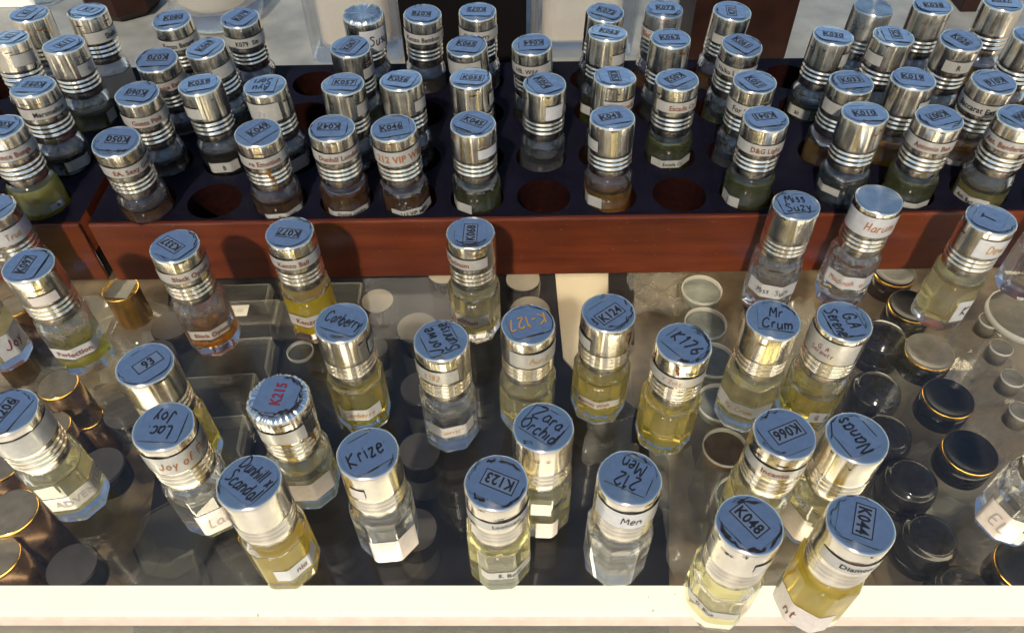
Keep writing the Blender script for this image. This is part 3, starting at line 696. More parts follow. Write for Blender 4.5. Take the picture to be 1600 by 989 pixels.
# ------------------------------------------------------------------ bottles in the racks
GR = 'perfume bottles standing in the rack holes'
RACK = [
 ((-3.729, 4.815), dict(label='bottle with Vince Bunga band and lime oil at the left edge in the short rack', code='K088', ang=170, band=('Vince Bunga','b',0,-5,170,'w'), body=('K','k',0,28,40,'w',.30,.36), liq='lime', lev=.50)),
 ((-3.705, 5.354), dict(label='bottle marked K091 with a Marsmellow band in the short rack', code='K091', ang=176, band=('Marsmellow','k',0,10,170,'w'), body=('','k',0,20,70,'w',.31,.40), liq='dark', lev=.42)),
 ((-4.232, 6.131), dict(label='silver capped bottle with blank band label, third row, cut by the left edge', code='K1', ang=80, band=('','k',0,18,70,'w',.80,.90), liq='dark', lev=.42)),
 ((-3.712, 6.000), dict(label='silver capped bottle in the short rack behind the Marsmellow one, small blank band label', code='K11', ang=60, band=('I','k',1,38,60,'w',.76,.86), body=('','k',0,44,34,'w',.30,.40), liq='green', lev=.40)),
 ((-4.218, 6.546), dict(label='hindmost plain capped bottle at the far left below the white card', code='K1', ang=80, liq='dark', lev=.42, grime=4)),
 ((-3.722, 6.578), dict(label='bottle with a Shalis band at the back left, in front of the brown faceted bottle', code='K7', ang=-20, band=('Shalis','k',0,42,150,'w',.76,.86), liq='peach', lev=.44, grime=5)),
 ((-2.813, 4.619), dict(label='bottle marked K050 with an EA. Sexy Graffiti band, front left of the long rack', code='K050', ang=176, band=('EA. Sexy Graffiti','b',0,18,190,'w'), liq='brown', lev=.42)),
 ((-2.856, 5.233), dict(label='bottle marked K060 with a Guess Pink band', code='K060', ang=172, band=('Guess Pink','b',0,-4,170,'w'), liq='dark', lev=.42)),
 ((-2.408, 5.357), dict(label='bottle marked K059 with a plain warm gleaming cap and a small white body label', code='K059', ang=14, band=('','k',0,-50,55,'w',.78,.87), body=('B','k',0,-14,80,'w',.29,.38), liq='dark', lev=.42)),
 ((-2.861, 5.742), dict(label='bottle marked K070 with a Talone Eau band, behind the Guess Pink one', code='K070', ang=183, band=('Talone Eau','b',0,-5,170,'w'), liq='dark', lev=.42)),
 ((-2.506, 5.915), dict(label='bottle marked K069 with a blank tilted band label, behind the K059 one', code='K069', ang=62, band=('','k',0,34,80,'w',.78,.88), liq='green', lev=.40)),
 ((-2.923, 6.393), dict(label='bottle with a Kenzo Batang band in the back row left', code='K080', ang=8, band=('Kenzo Batang','k',0,-8,180,'w'), liq='dark', lev=.42)),
 ((-2.332, 6.410), dict(label='bottle with a K079 band in the back row, beside the round glass bottle', code='K079', ang=62, band=('K079  Sin','k',0,0,170,'w'), liq='brown', lev=.42)),
 ((-1.816, 4.697), dict(label='bottle marked K049 with Emotion labels and a mottled stained cap', code='K049', ang=48, band=('re Emotion','b',0,-6,180,'w'), body=('Emotion','k',0,10,110,'w',.285,.36), liq='brown', lev=.42, extra=[(-10,.80,10,.60,RUST)])),
 ((-1.894, 5.326), dict(label='bottle with a scribbled lid and handwritten band behind the K049 one', code='Ayu/Sari', ang=180, hand=True, band=('zy','f',1,-30,100,'w',.77,.92), body=('','k',0,30,70,'w',.29,.40), liq='dark', lev=.42)),
 ((-1.287, 4.740), dict(label='bottle marked K047 with Dunhill London labels', code='K047', ang=180, band=('Dunhill London','b',0,4,190,'w'), body=('Dunhill London','k',0,6,130,'w',.285,.35), liq='brown', lev=.48)),
 ((-0.841, 4.729), dict(label='bottle marked K046 with 212 VIP labels in orange and black', code='K046', ang=12, band=('212 VIP Wild','o',0,8,200,'w',.775,.90), body=('212 VIP MEN','k',0,16,120,'w',.285,.36), liq='brown', lev=.46)),
 ((-1.289, 5.329), dict(label='bottle marked K057 with a small blank label right of its cap', code='K057', ang=-4, band=('','b',0,50,50,'w',.78,.88), liq='dark', lev=.42, grime=4)),
 ((-0.842, 5.381), dict(label='bottle marked K056 behind the 212 VIP one', code='K056', ang=-18, band=('','b',0,52,50,'w',.78,.87), liq='dark', lev=.42)),
 ((-1.303, 5.892), dict(label='bottle with vertical code on its lid and crumpled dark cap side, behind the K057 one', code='K067', ang=66, band=('','b',0,48,50,'w',.77,.86), liq='green', lev=.44, grime=3)),
 ((-1.262, 6.437), dict(label='foil wrapped bottle with a blue band reading Su in the back row', code=None, style='bare', hand=True, foil=True, band=('Susu','k',1,36,110,'W',.72,.93), liq='dark', lev=.42, grime=6)),
 ((-0.743, 6.434), dict(label='bottle marked K078 with a Kenzo Bamboo band in the back row', code='K078', ang=176, band=('Kenzo Bamboo','k',0,-6,180,'w'), liq='dark', lev=.42)),
 ((-0.265, 6.466), dict(label='bottle marked K075 with a Ritty Berry band in the back row', code='K075', ang=176, band=('Ritty Berry','k',0,-6,170,'w'), liq='brown', lev=.42)),
 ((-0.343, 5.887), dict(label='bottle marked K065 with a blank wide band, between K055 and K075', code='K065', ang=-16, band=('','k',0,-24,120,'w',.79,.93), liq='dark', lev=.42)),
 ((-0.299, 5.395), dict(label='bottle marked K055 with a plain cap, directly behind the K045 one', code='K055', ang=-12, band=('','k',0,72,40,'w',.80,.90), liq='dark', lev=.42, grime=4)),
 ((-0.264, 4.771), dict(label='bottle marked K045 with a small white label on its cap, front row middle', code='K045', ang=-32, band=('','k',0,38,60,'W',.79,.87), body=('','k',0,-50,70,'w',.285,.37), liq='green', lev=.46, grime=4)),
 ((0.195, 5.893), dict(label='bottle marked K064 with an HB. Wild band', code='K064', ang=180, band=('HB. Wild','k',0,-18,160,'w'), liq='dark', lev=.42)),
 ((0.277, 5.288), dict(label='bottle marked K054 with a white square label on its cap, right of an empty hole', code='K054', ang=-62, band=('','b',0,30,50,'W',.77,.89), liq='clear', lev=.34)),
 ((0.850, 6.422), dict(label='bottle marked K072 in the back row, behind the K063 one', code='K072', ang=-28, liq='dark', lev=.42)),
 ((0.840, 6.076), dict(label='bottle marked K063 with green oil and a small body label', code='K063', ang=-22, band=('','k',0,46,54,'w',.77,.86), body=('','k',0,-40,60,'w',.30,.38), liq='green', lev=.44)),
 ((0.830, 5.384), dict(label='bottle marked K053 sideways with an Escada band, behind the K043 one', code='K053', ang=-86, band=('Escada','b',0,44,130,'w',.77,.86), liq='dark', lev=.42)),
 ((1.349, 5.955), dict(label='bottle marked K062 with a plain grey cap', code='K062', ang=2, liq='dark', lev=.42, grime=2)),
 ((1.305, 5.326), dict(label='bottle marked K052 with Escada Collection labels and green oil', code='K052', ang=214, band=('Escada Co','b',0,28,150,'w'), body=('Escada Co','k',0,20,120,'w',.29,.36), liq='green', lev=.50)),
 ((0.755, 4.828), dict(label='bottle marked K043 with a bright plain cap, between the two empty holes', code='K043', ang=14, band=('','k',0,-52,44,'w',.78,.87), body=('','k',0,-40,60,'w',.285,.38), liq='amber', lev=.40)),
 ((1.368, 6.465), dict(label='dull capped bottle with a Black band in the back row', code='K073', ang=-4, band=('Black','b',0,-40,110,'w',.76,.86), dull=True, liq='brown', lev=.42)),
 ((1.956, 6.413), dict(label='bottle with a tiny blank label low on its cap, back row by the dark box', code='K71', ang=84, band=('','k',0,-18,44,'w',.76,.84), liq='brown', lev=.42)),
 ((1.918, 5.835), dict(label='bottle marked K061 with a Haiku Love band', code='K061', ang=-52, band=('Haiku Love','k',0,-12,170,'w',.79,.88), liq='green', lev=.36)),
 ((1.900, 5.283), dict(label='bottle marked K051 with a For Man band', code='K051', ang=-62, band=('For Man','k',0,-8,150,'w',.77,.87), liq='clear', lev=.34)),
 ((1.869, 4.784), dict(label='bottle marked K041 with a D&G Light band and green oil', code='K041', ang=190, band=('D&G Light','b',0,22,170,'w',.78,.87), body=('J','k',0,-40,60,'w',.28,.37), liq='green', lev=.50)),
 ((2.707, 5.970), dict(label='bottle marked K030 with a plain cap, dark green oil and a small body label', code='K030', ang=-14, band=('','k',0,66,44,'w',.79,.90), body=('an','k',0,-24,70,'w',.29,.38), liq='green', lev=.40)),
 ((3.196, 6.447), dict(label='dull greenish capped bottle in the back row against the grey shelf', code=None, style='bare', dull=True, liq='dark', lev=.42, grime=1)),
 ((2.637, 5.255), dict(label='bottle marked K033 with amber oil, behind the K010 one', code='K033', ang=8, band=('','k',0,-26,64,'w',.78,.88), liq='amber', lev=.46, grime=4)),
 ((3.198, 5.946), dict(label='bottle with a blank label at the left of its cap, behind the K019 one', code='K25', ang=84, band=('','k',0,-32,56,'w',.79,.88), liq='dark', lev=.42)),
 ((3.713, 6.455), dict(label='bottle marked K038 with a plain cap in the back row right', code='K038', ang=-6, liq='dark', lev=.42)),
 ((3.725, 5.858), dict(label='bottle marked K026 sideways with a label at the right of its cap', code='K026', ang=-60, band=('R','k',0,26,80,'w',.79,.89), liq='green', lev=.42)),
 ((3.126, 5.288), dict(label='bottle marked K019 with amber oil and a plain fluted looking cap', code='K019', ang=-14, band=('','k',0,66,50,'w',.78,.88), liq='amber', lev=.50)),
 ((2.609, 4.840), dict(label='bottle marked K010 upright with pale bluish oil, front row right', code='K010', ang=0, liq='blue', lev=.46, body=('','k',0,-30,70,'w',.36,.42))),
 ((3.128, 4.762), dict(label='bottle marked K007 with an Antonio Banderas band and green oil', code='K007', ang=200, band=('Antonio Ban','b',0,16,180,'w'), body=('','k',0,20,110,'w',.285,.34), liq='green', lev=.50)),
 ((3.726, 5.236), dict(label='bottle marked K016 with a Baccarat Extrait band', code='K016', ang=196, band=('Baccarat Extrait','k',0,6,190,'w',.78,.88), body=('Extrait','k',0,-20,90,'w',.29,.36), liq='amber', lev=.52)),
 ((3.716, 4.747), dict(label='bottle with an Ant. Banderas band at the right edge of the front row', code='K006', ang=-150, band=('Ant. Banderas','b',0,-2,190,'w'), body=('Ant. Ban','k',0,-22,110,'w',.285,.36), liq='straw', lev=.40)),
 ((4.345, 6.496), dict(label='bottle marked K037 in the back row near the right corner', code='K037', ang=-8, liq='amber', lev=.44)),
 ((4.350, 5.914), dict(label='plain capped bottle cut by the right edge, third row', code='K014', ang=20, liq='amber', lev=.44)),
]
ALLC = COLS_A + COLS_B
for i, ((x, y), kw) in enumerate(RACK):
    kw = dict(kw); lab = kw.pop('label')
    hx = min(ALLC, key=lambda c: abs(c - x)); hy = min(ROWS, key=lambda c: abs(c - y))
    bx = hx + (x - hx) * .35; by = hy + (y - hy) * .35       # the bottle leans a little in its hole
    bottle(bx, by, .302, lab, GR, seed=i + 50, lean=((x - bx), -(y - by)), **kw)

# ------------------------------------------------------------------ wares seen through the counter glass
FL = -1.149
def at_(name, label, cat, xy, group=None, z=FL): return thing(name, label, cat, xy[0], xy[1], z, group)
GL = 'flat round black lids under the glass'
def flat_lid(xy, r, zt, m, label, group, name='flat_lidded_jar'):
    t = at_(name, label, 'jar', xy, group); h = zt - FL
    mesh('clear_jar', *lathe([(r * .80, 0), (r * .86, .05), (r * .86, h - .222)], 36, False, False), PLASTIC, t, smooth=True)
    mesh('rim', *lathe([(r * .97, h - .22), (r, h - .20), (r, h - .02), (r * .98, h - .004)], 40), BPLAST, t, smooth=[True] * 120 + [False, False])
    mesh('lid_face', *lathe([(r * .955, h - .003), (r * .955, h + .004)], 40), m, t)
for (xy, r, m, lab) in [
  ((-3.026, 4.510), 0.173, GREYLID, 'dark grey round lid under the glass, left of the Black Opium bottle'),
  ((-3.069, 4.183), 0.167, GREYLID, 'dark grey round lid under the glass, mostly behind the bottle marked 93'),
  ((-3.137, 3.588), 0.167, GREYLID, 'dark grey round lid under the glass, left of the Lac. Joy bottle cap'),
  ((-3.153, 3.088), 0.173, GREYLID, 'dark grey round lid under the glass, right of the Adventus bottle'),
  ((-3.081, 2.296), 0.174, GREYLID, 'large dark round lid under the glass at the lower left, by the cream edge'),
  ((-1.213, 4.746), 0.148, TANLID, 'tan round lid under the glass between the K077 and K068 bottles'),
  ((-0.831, 4.417), 0.182, TANLID, 'tan round lid under the glass, above the Jorwe Sunrise lid'),
  ((-0.628, 5.103), 0.159, TANLID, 'tan round lid half under the rack, left of the K068 bottle'),
  ((0.106, 4.996), 0.163, TANLID, 'tan round lid half under the rack, right of the K068 bottle'),
  ((0.160, 4.595), 0.185, TANLID, 'tan round lid under the glass behind the K-127 bottle lid'),
  ((-0.761, 3.789), 0.172, GREYLID, 'grey round lid under the glass, left of the Jorwe Sunrise cap'),
  ((-1.189, 4.221), 0.120, GREYLID, 'small grey round lid under the glass, right of the Canberry cap'),
  ((-0.729, 3.188), 0.166, GREYLID, 'faint dark round lid under the glass, right of the Krize bottle lid'),
  ((-0.721, 2.538), 0.168, GREYLID, 'faint dark round lid under the glass, between Krize and K123 bottles'),
]:
    flat_lid(xy, r, -.55 if m is TANLID else -.58, m, lab, 'flat round lids under the glass')
# clear jars with white rims
def jar(xy, r, zt, m, label):
    t = at_('clear_jar', label, 'jar', xy, 'clear jars with white rims under the glass'); h = zt - FL
    mesh('jar_wall', *lathe([(r * .92, 0), (r * .96, .03), (r * .96, h - .05)], 40, False, False), PLASTIC, t, smooth=True)
    mesh('contents', *lathe([(r * .90, h - .10), (r * .90, h - .04)], 36), m, t)
    mesh('white_rim', *lathe([(r * .93, h - .04), (r, h - .02), (r, h), (r * .955, h + .006), (r * .94, h - .012), (r * .93, h - .04)], 48, False, False), PLASTIC_W, t, smooth=True)
for (xy, r, m, lab) in [
  ((1.685, 4.690), 0.178, JARLID, 'clear jar with a white rim, hindmost of the row next to the rack'),
  ((1.649, 4.299), 0.180, JARLID, 'clear white rimmed jar, second from the rack, above the stained K176 lid'),
  ((1.635, 3.902), 0.185, JARLID, 'clear white rimmed jar, third from the rack, right of the stained K176 cap'),
  ((1.616, 3.476), 0.182, JARLID, 'clear white rimmed jar, fourth from the rack, left of the Mr Crum bottle'),
  ((1.577, 3.070), 0.169, JARBROWN, 'white rimmed jar with brown contents, left of the K066 lid'),
  ((1.597, 2.662), 0.170, JARLID, 'clear white rimmed jar nearest the front, under the K048 lid'),
]: jar(xy, r, -.4, m, lab)
# a ring-shaped clear lid
t = at_('clear_pot', 'thin clear ring lid lying on the black lining, left of the Canberry bottle', 'pot', (-1.938, 4.455)); rr = 0.121
mesh('ring', *lathe([(rr * .95, .22), (rr, .235), (rr, .26), (rr * .95, .265)], 40, False, False), PLASTIC_W, t, smooth=True)
mesh('disc', *lathe([(rr * .93, .0), (rr * .95, .22)], 40, False, True), PLASTIC, t)
# glossy domed black caps
def dome(xy, r, zt, label):
    t = at_('dome_topped_jar', label, 'jar', xy, 'domed glossy black caps under the glass'); h = zt - FL
    mesh('clear_jar', *lathe([(r * .70, 0), (r * .78, .05), (r * .78, h - .352)], 40, False, False), PLASTIC, t, smooth=True)
    mesh('cap_side', *lathe([(r * .90, h - .35), (r * .97, h - .33), (r * .99, h - .26), (r * .97, h - .22)], 44), BPLAST, t, smooth=True)
    mesh('cap_dome', *lathe([(r * .975, h - .22), (r, h - .19), (r * .995, h - .13), (r * .95, h - .07), (r * .88, h - .035), (r * .80, h - .03), (r * .76, h - .012), (r * .70, h - .002), (r * .3, h), (r*.02, h)], 48), BPLAST, t, smooth=True)
for (xy, r, lab) in [
  ((3.136, 4.157), 0.206, 'domed black cap under the glass, hindmost, behind the G.A Serene lid'),
  ((2.899, 3.614), 0.200, 'domed black cap under the glass, right of the G.A Serene bottle'),
  ((2.833, 3.195), 0.200, 'domed black cap under the glass, behind the Nanas lid'),
  ((2.878, 2.796), 0.200, 'domed black cap under the glass, right of the Nanas bottle'),
  ((2.850, 2.353), 0.198, 'domed black cap under the glass, right of the K044 lid'),
  ((2.927, 1.982), 0.192, 'domed black cap under the glass, half cut by the cream front edge'),
  ((2.316, 4.773), 0.186, 'domed black cap under the glass, behind the Miss Suzy bottle'),
]: dome(xy, r, -.4, lab)
# black lids with a gold ring in clear cups
def gold_lid(xy, r, zt, m, label):
    t = at_('gold_ringed_jar', label, 'jar', xy, 'gold ringed black lids under the glass'); h = zt - FL
    mesh('clear_cup', *lathe([(r * 1.02, 0), (r * 1.10, .04), (r * 1.12, h - .22)], 44, False, False), PLASTIC, t, smooth=True)
    mesh('lid_wall', *lathe([(r * .97, h - .24), (r, h - .22), (r, h - .05)], 44), BPLAST, t, smooth=True)
    mesh('gold_ring', *lathe([(r * .985, h - .048), (r * 1.012, h - .042), (r * 1.012, h - .018), (r * .985, h - .012)], 48, False, False), GOLD, t, smooth=True)
    mesh('lid_face', *lathe([(r * .985, h - .012), (r * .97, h), (r * .93, h + .004), (r * .88, h - .004), (r * .5, h - .010), (.01, h - .011)], 48), m, t, smooth=True)
for (xy, r, m, lab) in [
  ((3.454, 4.880), 0.182, SATIN, 'gold ringed black lid half under the rack, right of the Madinah bottle'),
  ((3.461, 4.464), 0.191, SATIN, 'gold ringed lid behind the pale yellow bottle on the right'),
  ((3.427, 3.958), 0.197, SMOKE, 'smoky brown lid with bright gold ring, middle of the gold ringed row'),
  ((3.404, 3.494), 0.192, SATIN, 'gold ringed black lid, right of the G.A Serene bottle and domed caps'),
  ((3.373, 3.002), 0.195, SATIN, 'gold ringed black lid above the EL bottle shoulder'),
  ((3.388, 2.118), 0.200, SATIN, 'gold ringed black lid at the lower right edge under the EL bottle'),
]: gold_lid(xy, r, -.4, m, lab)
# small faceted clear jars
def facet_jar(xy, r, zt, label):
    t = at_('faceted_glass_jar', label, 'jar', xy, 'faceted clear glass jars under the glass'); h = zt - FL
    mesh('jar_body', *lathe([(r * .8, 0), (r, .08), (r * 1.02, h - .40), (r * 1.05, h - .30), (r * .92, h - .24), (r * .86, h - .2), (r * .60, h - .18), (r * .5, h - .15)], 10, True, True), GLASS_CLEAN, t)
    mesh('neck', *lathe([(r * .40, h - .146), (r * .40, h - .02), (r * .38, h), (r * .34, h - .012)], 32), SMOKE, t, smooth=True)
    mesh('neck_ring', *lathe([(r * .405, h - .02), (r * .43, h - .015), (r * .43, h), (r * .405, h + .004)], 32, False, False), PLASTIC_W, t, smooth=True)
for k, (xy, lab) in enumerate([
  ((4.106, 4.326), 'faceted clear glass jar nearest the rack at the right edge'),
  ((4.070, 4.028), 'faceted clear glass jar, second from the rack at the right edge'),
  ((4.023, 3.709), 'faceted clear glass jar, third from the rack at the right edge'),
  ((3.949, 3.387), 'faceted clear glass jar nearest the front, above the EL bottle'),
]): facet_jar(xy, .215, -.45, lab)
t = at_('smoky_jar', 'smoky white rimmed lid cut by the right edge, behind the faceted jars', 'jar', (4.393, 4.335))
mesh('lid_face', *lathe([(.30, .70), (.30, .74)], 40), SMOKE, t); mesh('white_rim', *lathe([(.30, .69), (.315, .70), (.315, .75), (.30, .755)], 40, False, False), PLASTIC_W, t, smooth=True)
mesh('jar_wall', *lathe([(.28, 0), (.29, .03), (.29, .69)], 40, False, False), PLASTIC, t, smooth=True)
# tall amber lipstick-like tubes with gold rims, left
def tube(xy, r, zt, side, topm, label, tilt=(0, 0), z=FL, low=None):
    t = at_('gold_rimmed_tube', label, 'cosmetic tube', xy, 'gold rimmed tubes under the glass', z); h = zt - z
    mesh('tube_wall', *lathe([(r * .9, 0), (r * .97, .03), (r * .97, h - .03)], 40), side, t, smooth=True)
    mesh('gold_rim', *lathe([(r * .97, h - .03), (r, h - .02), (r, h), (r * .95, h + .006)], 44, False, False), GOLD, t, smooth=True)
    mesh('lid_face', *lathe([(r * .95, h - .02), (r * .95, h + .002)], 40), topm, t)
    return t
tube((-3.615, 3.703), 0.155, -.35, AMBERM, SMOKE, 'amber tube with grey face and thin gold rim, below the K097 bottle')
tube((-3.567, 3.381), 0.127, -.45, AMBERM, SMOKE, 'amber gold rimmed tube, mostly behind the K206 cap')
tube((-3.519, 2.591), 0.185, -.35, AMBERM, SMOKE, 'large amber gold rimmed tube below the Adventus bottle at the left edge')
tube((-3.832, 3.025), 0.187, -.40, AMBERM, SMOKE, 'amber gold rimmed tube cut by the left edge beside the Adventus bottle')
tube((-4.432, 4.296), 0.139, -.40, AMBERM, SMOKE, 'small gold rimmed tube at the left edge, left of the K097 bottle')
tube((-4.378, 4.605), 0.138, -.40, AMBERM, SMOKE, 'gold rimmed tube seen through the K097 bottle at the left')
tube((-3.522, 2.277), 0.170, -.40, AMBERM, SMOKE, 'gold rimmed tube in the lower left corner by the cream edge')
tube((-3.434, 3.558), 0.125, -.60, AMBERM, AMBERM, 'all amber tube under the base of the K097 bottle')
# gold capped ball bottle
t = at_('gold_capped_bottle', 'round clear bottle with a gold cap and paper price tag, left of the rack gap', 'bottle', (-3.424, 4.693)); rg = 0.154
mesh('glass_globe', *lathe([(.10, 0), (.24, .06), (.33, .20), (.34, .30), (.26, .42), (.16, .47)], 36), GLASS_CLEAN, t, smooth=True)
mesh('gold_cap', *lathe([(rg * .96, .475), (rg * .97, .49), (rg * .97, .84), (rg, .845), (rg, .852), (rg * .96, .858)], 40), GOLD, t, smooth=[True] * 200 + [False, False])
mesh('price_tag', [(-.12, -.11, .862), (.10, -.12, .862), (.13, .09, .862), (-.08, .11, .862)], [(0, 1, 2, 3)], PAPER, t)
# black lining, card, plastic strips
def sheet(name, pts, z, th, m, label, cat):
    V = [(p[0], p[1], z) for p in pts] + [(p[0], p[1], z + th) for p in pts]; n = len(pts)
    F = [tuple(range(n - 1, -1, -1)), tuple(range(n, 2 * n))] + [(k, (k + 1) % n, n + (k + 1) % n, n + k) for k in range(n)]
    return tag(mesh(name, V, F, m), label, cat)
sheet('black_lining', [(-3.579, 5.713), (0.459, 5.681), (0.497, 4.490), (1.120, 3.900), (1.303, 3.377), (1.088, 1.915), (-2.760, 1.968), (-3.017, 3.446), (-3.245, 4.556)], -1.145, .03, MATM,
      'black sheet lining the middle of the shelf under the glass', 'lining sheet')
sheet('cream_card', [(0.449, 5.757), (1.050, 5.745), (1.011, 4.960), (0.832, 4.484), (0.672, 4.189), (0.473, 4.490)], -1.112, .02, CARDM,
      'cream card lying under the glass between the K-127 and K124 bottles', 'card')
sheet('black_strip', [(0.999, 5.643), (1.254, 5.638), (1.149, 4.628), (0.909, 4.633)], -1.088, .06, SATIN,
      'short dark strip lying under the glass behind the K124 bottle', 'strip')
def clam(xy, w, d, h, a, label, tagtext=None, octo=False):
    t = thing('clear_lidded_box', label, 'box', xy[0], xy[1], -1.11, 'black boxes with raised clear lids under the glass', radians(a))
    if octo:
        mesh('black_tray', *lathe([(w * .52, 0), (w * .52, .06)], 8), MATM, t); V, F = lathe([(w * .49, .062), (w * .44, h), (w * .40, h + .02)], 8)
        mesh('clear_lid', V, F, PLASTIC, t); mesh('lid_edge', *lathe([(w * .43, h + .022), (w * .44, h + .03), (w * .435, h + .04)], 8, False, False), PLASTIC, t)
        return
    mesh('black_tray', *box(-w/2, w/2, -d/2, d/2, 0, .06), MATM, t)
    V = [(s * x, s * y, z) for z, s in ((.062, .97), (h, .88)) for x, y in ((-w/2, -d/2), (w/2, -d/2), (w/2, d/2), (-w/2, d/2))]
    mesh('clear_lid', V, [(0, 1, 5, 4), (1, 2, 6, 5), (2, 3, 7, 6), (3, 0, 4, 7), (4, 5, 6, 7)], PLASTIC, t)
    e = .006; k = .88; bars = join(box(-w/2*k, w/2*k, d/2*k-e, d/2*k, h+.002, h+.012), box(w/2*k-e, w/2*k, -d/2*k, d/2*k-e-.001, h+.002, h+.012), box(w/2*k-.002, w/2*k+.016, -d/2*k, d/2*k, h-.12, h))
    mesh('lid_edge', *bars, FILM, t)
    if tagtext:
        V, F = letters(tagtext, .05, False, random.Random(1)); n = 4
        o = mesh('price_tag', [(-.13, -.07, 0), (.13, -.07, 0), (.13, .07, 0), (-.13, .07, 0)] + [(x, y, .002) for x, y, q in V], [(0, 1, 2, 3)] + [tuple(i + n for i in q) for q in F], [PAPER, INK['f']], t, [0] + [1] * len(F))
        o.location = Vector((-.05, .02, h + .016)) * S
clam((-2.576, 4.890), .78, .34, .26, 2, 'clear lidded black box with a cream price tag, by the Black Opium cap', '750 00')
clam((-2.808, 5.178), .95, .30, .2, 2, 'black box with clear lid half under the rack, behind the Black Opium bottle')
clam((-2.578, 4.393), .82, .42, .24, 4, 'black box with clear lid under the base of the Black Opium bottle')
clam((-2.618, 3.940), .80, .46, .26, 4, 'black box with large clear lid right of the bottle marked 93')
clam((-2.581, 3.524), .72, .40, .26, 4, 'black box with clear lid right of the Lac. Joy bottle, behind the Dunhill lid')
clam((-1.989, 4.911), .66, .34, .22, 0, 'black box with clear lid under the base of the K077 bottle')
clam((-1.728, 5.192), .55, .30, .2, 0, 'black box with clear lid half under the rack, right of the K077 cap')
clam((-2.621, 2.689), .62, .8, .2, 12, 'black eight-sided box with clear lid, lower left below the Lac. Joy bottle', octo=True)
clam((-2.566, 2.307), .62, .8, .2, 8, 'black eight-sided box with clear lid at the cream edge, lower left', octo=True)
clam((-2.079, 2.396), .5, .7, .2, 20, 'black eight-sided box with clear lid left of the Dunhill bottle base', octo=True)
# crumpled clear sleeves
def sleeve(xy, w, d, a, label, seed):
    rnd = random.Random(seed); t = thing('plastic_sleeve', label, 'plastic sleeve', xy[0], xy[1], -1.11, 'crumpled clear sleeves under the glass', radians(a)); V = []; F = []; n, m = 9, 16
    for j in range(m + 1):
        for i in range(n + 1): V.append(((i / n - .5) * w * (1 + .12 * sin(j * .7)), (j / m - .5) * d, .12 + .07 * sin(i * 1.1 + seed) * sin(j * .9) + rnd.uniform(-.045, .05) + (.07 if j % 4 == 0 else 0)))
    for j in range(m):
        for i in range(n): q = j * (n + 1) + i; F.append((q, q + 1, q + n + 2, q + n + 1))
    mesh('film', V, F, FILM, t, smooth=True)
sleeve((1.323, 2.855), .40, 1.1, 4, 'crumpled clear plastic sleeve under the glass, right of the 212 Men bottle', 3)
sleeve((0.821, 3.702), .42, .9, -4, 'crumpled clear plastic sleeve under the base of the K124 bottle', 4)
sleeve((1.462, 5.244), .55, .7, 2, 'crumpled clear plastic sleeve near the rack, left of the white rimmed jars', 5)
sleeve((2.630, 4.371), .8, 1.2, 8, 'crumpled clear plastic sleeve under the Mr Crum and G.A Serene bottles', 6)
sleeve((-4.332, 4.650), .9, 1.1, -12, 'crumpled clear plastic sleeve on the beige shelf by the K097 bottle base', 7)
sleeve((2.699, 3.058), .9, 1.1, 14, 'crumpled clear plastic sleeve under the glass behind the K044 bottle', 9)
sleeve((1.812, 2.531), .6, .8, -10, 'crumpled clear plastic sleeve under the glass by the cream edge, left of K048', 10)
sleeve((3.498, 2.877), .9, 1.0, 5, 'crumpled clear plastic sleeve between the last domed and gold ringed jars', 11)
sleeve((-3.484, 4.258), .5, .8, -8, 'crumpled clear plastic sleeve on the beige shelf left of the bottle marked 93', 8)

# ------------------------------------------------------------------ behind the racks
def big_bottle(x, y, w, d, h, wall, label, rotz=0):
    t = thing('large_glass_bottle', label, 'perfume bottle', x, y, 0, None, rotz)
    mesh('glass_block', *rbox(w, d, 0.002, h, .10), GLASS_CLEAN, t)
    V, F = rbox(w - 2 * wall, d - 2 * wall * .7, wall * 1.3, h - .3, .14, 6); F = [tuple(reversed(f)) for f in F]
    V2, F2 = rbox(w - 2 * wall + .004, d - 2 * wall * .7 + .004, wall * 1.3 - .002, h - .36, .14, 6)
    mesh('perfume', V2, F2, LIQ['peach'], t)
(xa, ya), (xb, yb) = (-2.201, 7.833), (-1.197, 7.806)
big_bottle((xa + xb) / 2, ya + .35, xb - xa, .6, 1.7, .13, 'large square clear glass bottle behind the foil wrapped bottle')
(xa, ya), (xb, yb) = (0.255, 7.863), (1.385, 7.833)
big_bottle((xa + xb) / 2, ya + .35, xb - xa, .6, 1.7, .13, 'large square clear glass bottle behind the K072 and K063 bottles')
t = thing('round_glass_bottle', 'round clear glass bottle base at the top edge above the K069 bottle', 'perfume bottle', *(-3.498, 9.021), 0)
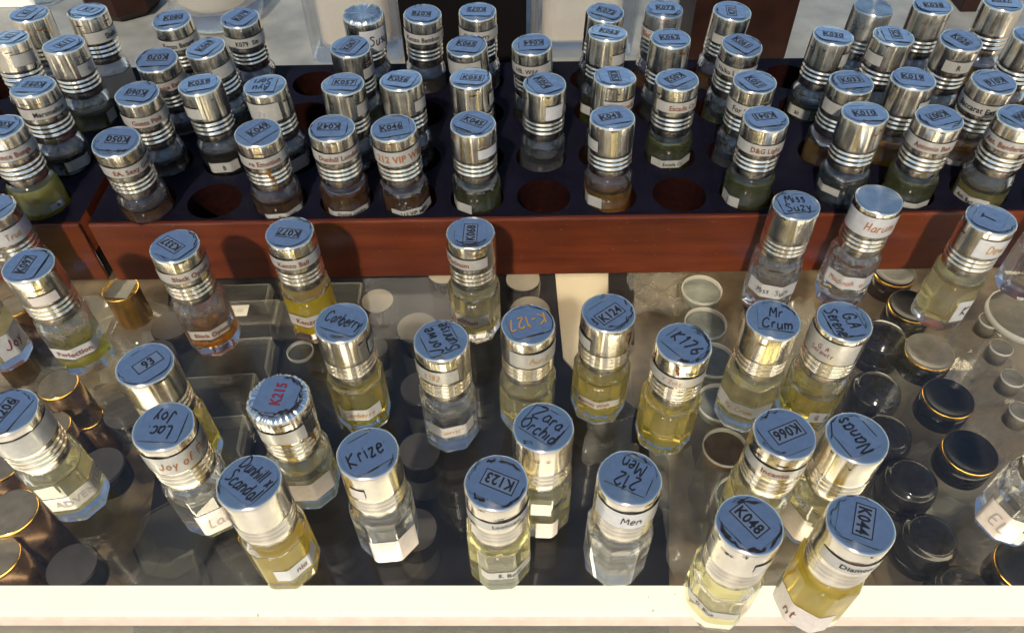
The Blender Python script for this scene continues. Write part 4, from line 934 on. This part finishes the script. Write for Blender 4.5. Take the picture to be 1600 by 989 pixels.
mesh('glass_wall', *lathe([(.40, .002), (.52, .05), (.55, .2), (.55, 1.5), (.4, 1.7)], 48), GLASS_CLEAN, t, smooth=True)
mesh('perfume', *lathe([(.36, .22), (.44, .30), (.44, 1.2)], 40), LIQ['peach'], t, smooth=True)
t = thing('round_glass_bottle', 'small clear glass bottle at the top left corner beside the white card', 'perfume bottle', *(-5.808, 9.487), 0)
mesh('glass_wall', *lathe([(.16, .002), (.20, .05), (.20, 1.6), (.1, 1.8)], 32), GLASS_CLEAN, t, smooth=True)
t = thing('faceted_brown_bottle', 'dark brown faceted bottle behind the Shalis bottle', 'perfume bottle', *(-4.742, 9.287), 0, None, radians(10))
mesh('facet_body', *lathe([(.38, .002), (.47, .10), (.47, 1.4), (.30, 1.5)], 8), DARKBR, t)
mesh('cap', *lathe([(.2, 1.502), (.2, 1.8)], 24), GOLD, t)
def black_box(x0, x1, y0, label, m, h=1.25):
    t = thing('tall_box', label, 'box', (x0 + x1) / 2, y0 + .4, 0)
    q = mesh('carton', *box(-(x1-x0)/2, (x1-x0)/2, -.4, .4, .002, h), m, t); b = q.modifiers.new('b', 'BEVEL'); b.width = .02 * S; b.segments = 2
    q = mesh('carton_lid', *box(-(x1-x0)/2 - .012, (x1-x0)/2 + .012, -.412, .412, h - .3, h + .01), m, t)
(xa, ya), (xb, yb) = (-1.147, 7.805), (0.196, 7.770)
black_box(xa, xb, ya - .02, 'tall black box behind the Kenzo Bamboo and K075 bottles', BLACKBOX)
(xa, ya), (xb, yb) = (1.991, 7.858), (3.088, 7.829)
black_box(xa, xb, ya - .02, 'tall dark brown box behind the bottles marked K061 and K71', DARKBR)
(xa, ya), (xb, yb) = (5.461, 8.859), (6.071, 8.841)
black_box(xa, xb, ya, 'dark brown box behind the back row at the right, left of K037', DARKBR)
t = thing('card_stand', 'bright white folded card at the top left corner', 'card', *(-6.194, 9.329), 0)
mesh('card_face', *box(-.75, .32, .0, .04, .002, 1.4), WHITE, t); mesh('card_foot', *box(-.75, .32, .042, .6, .002, .03), WHITE, t)
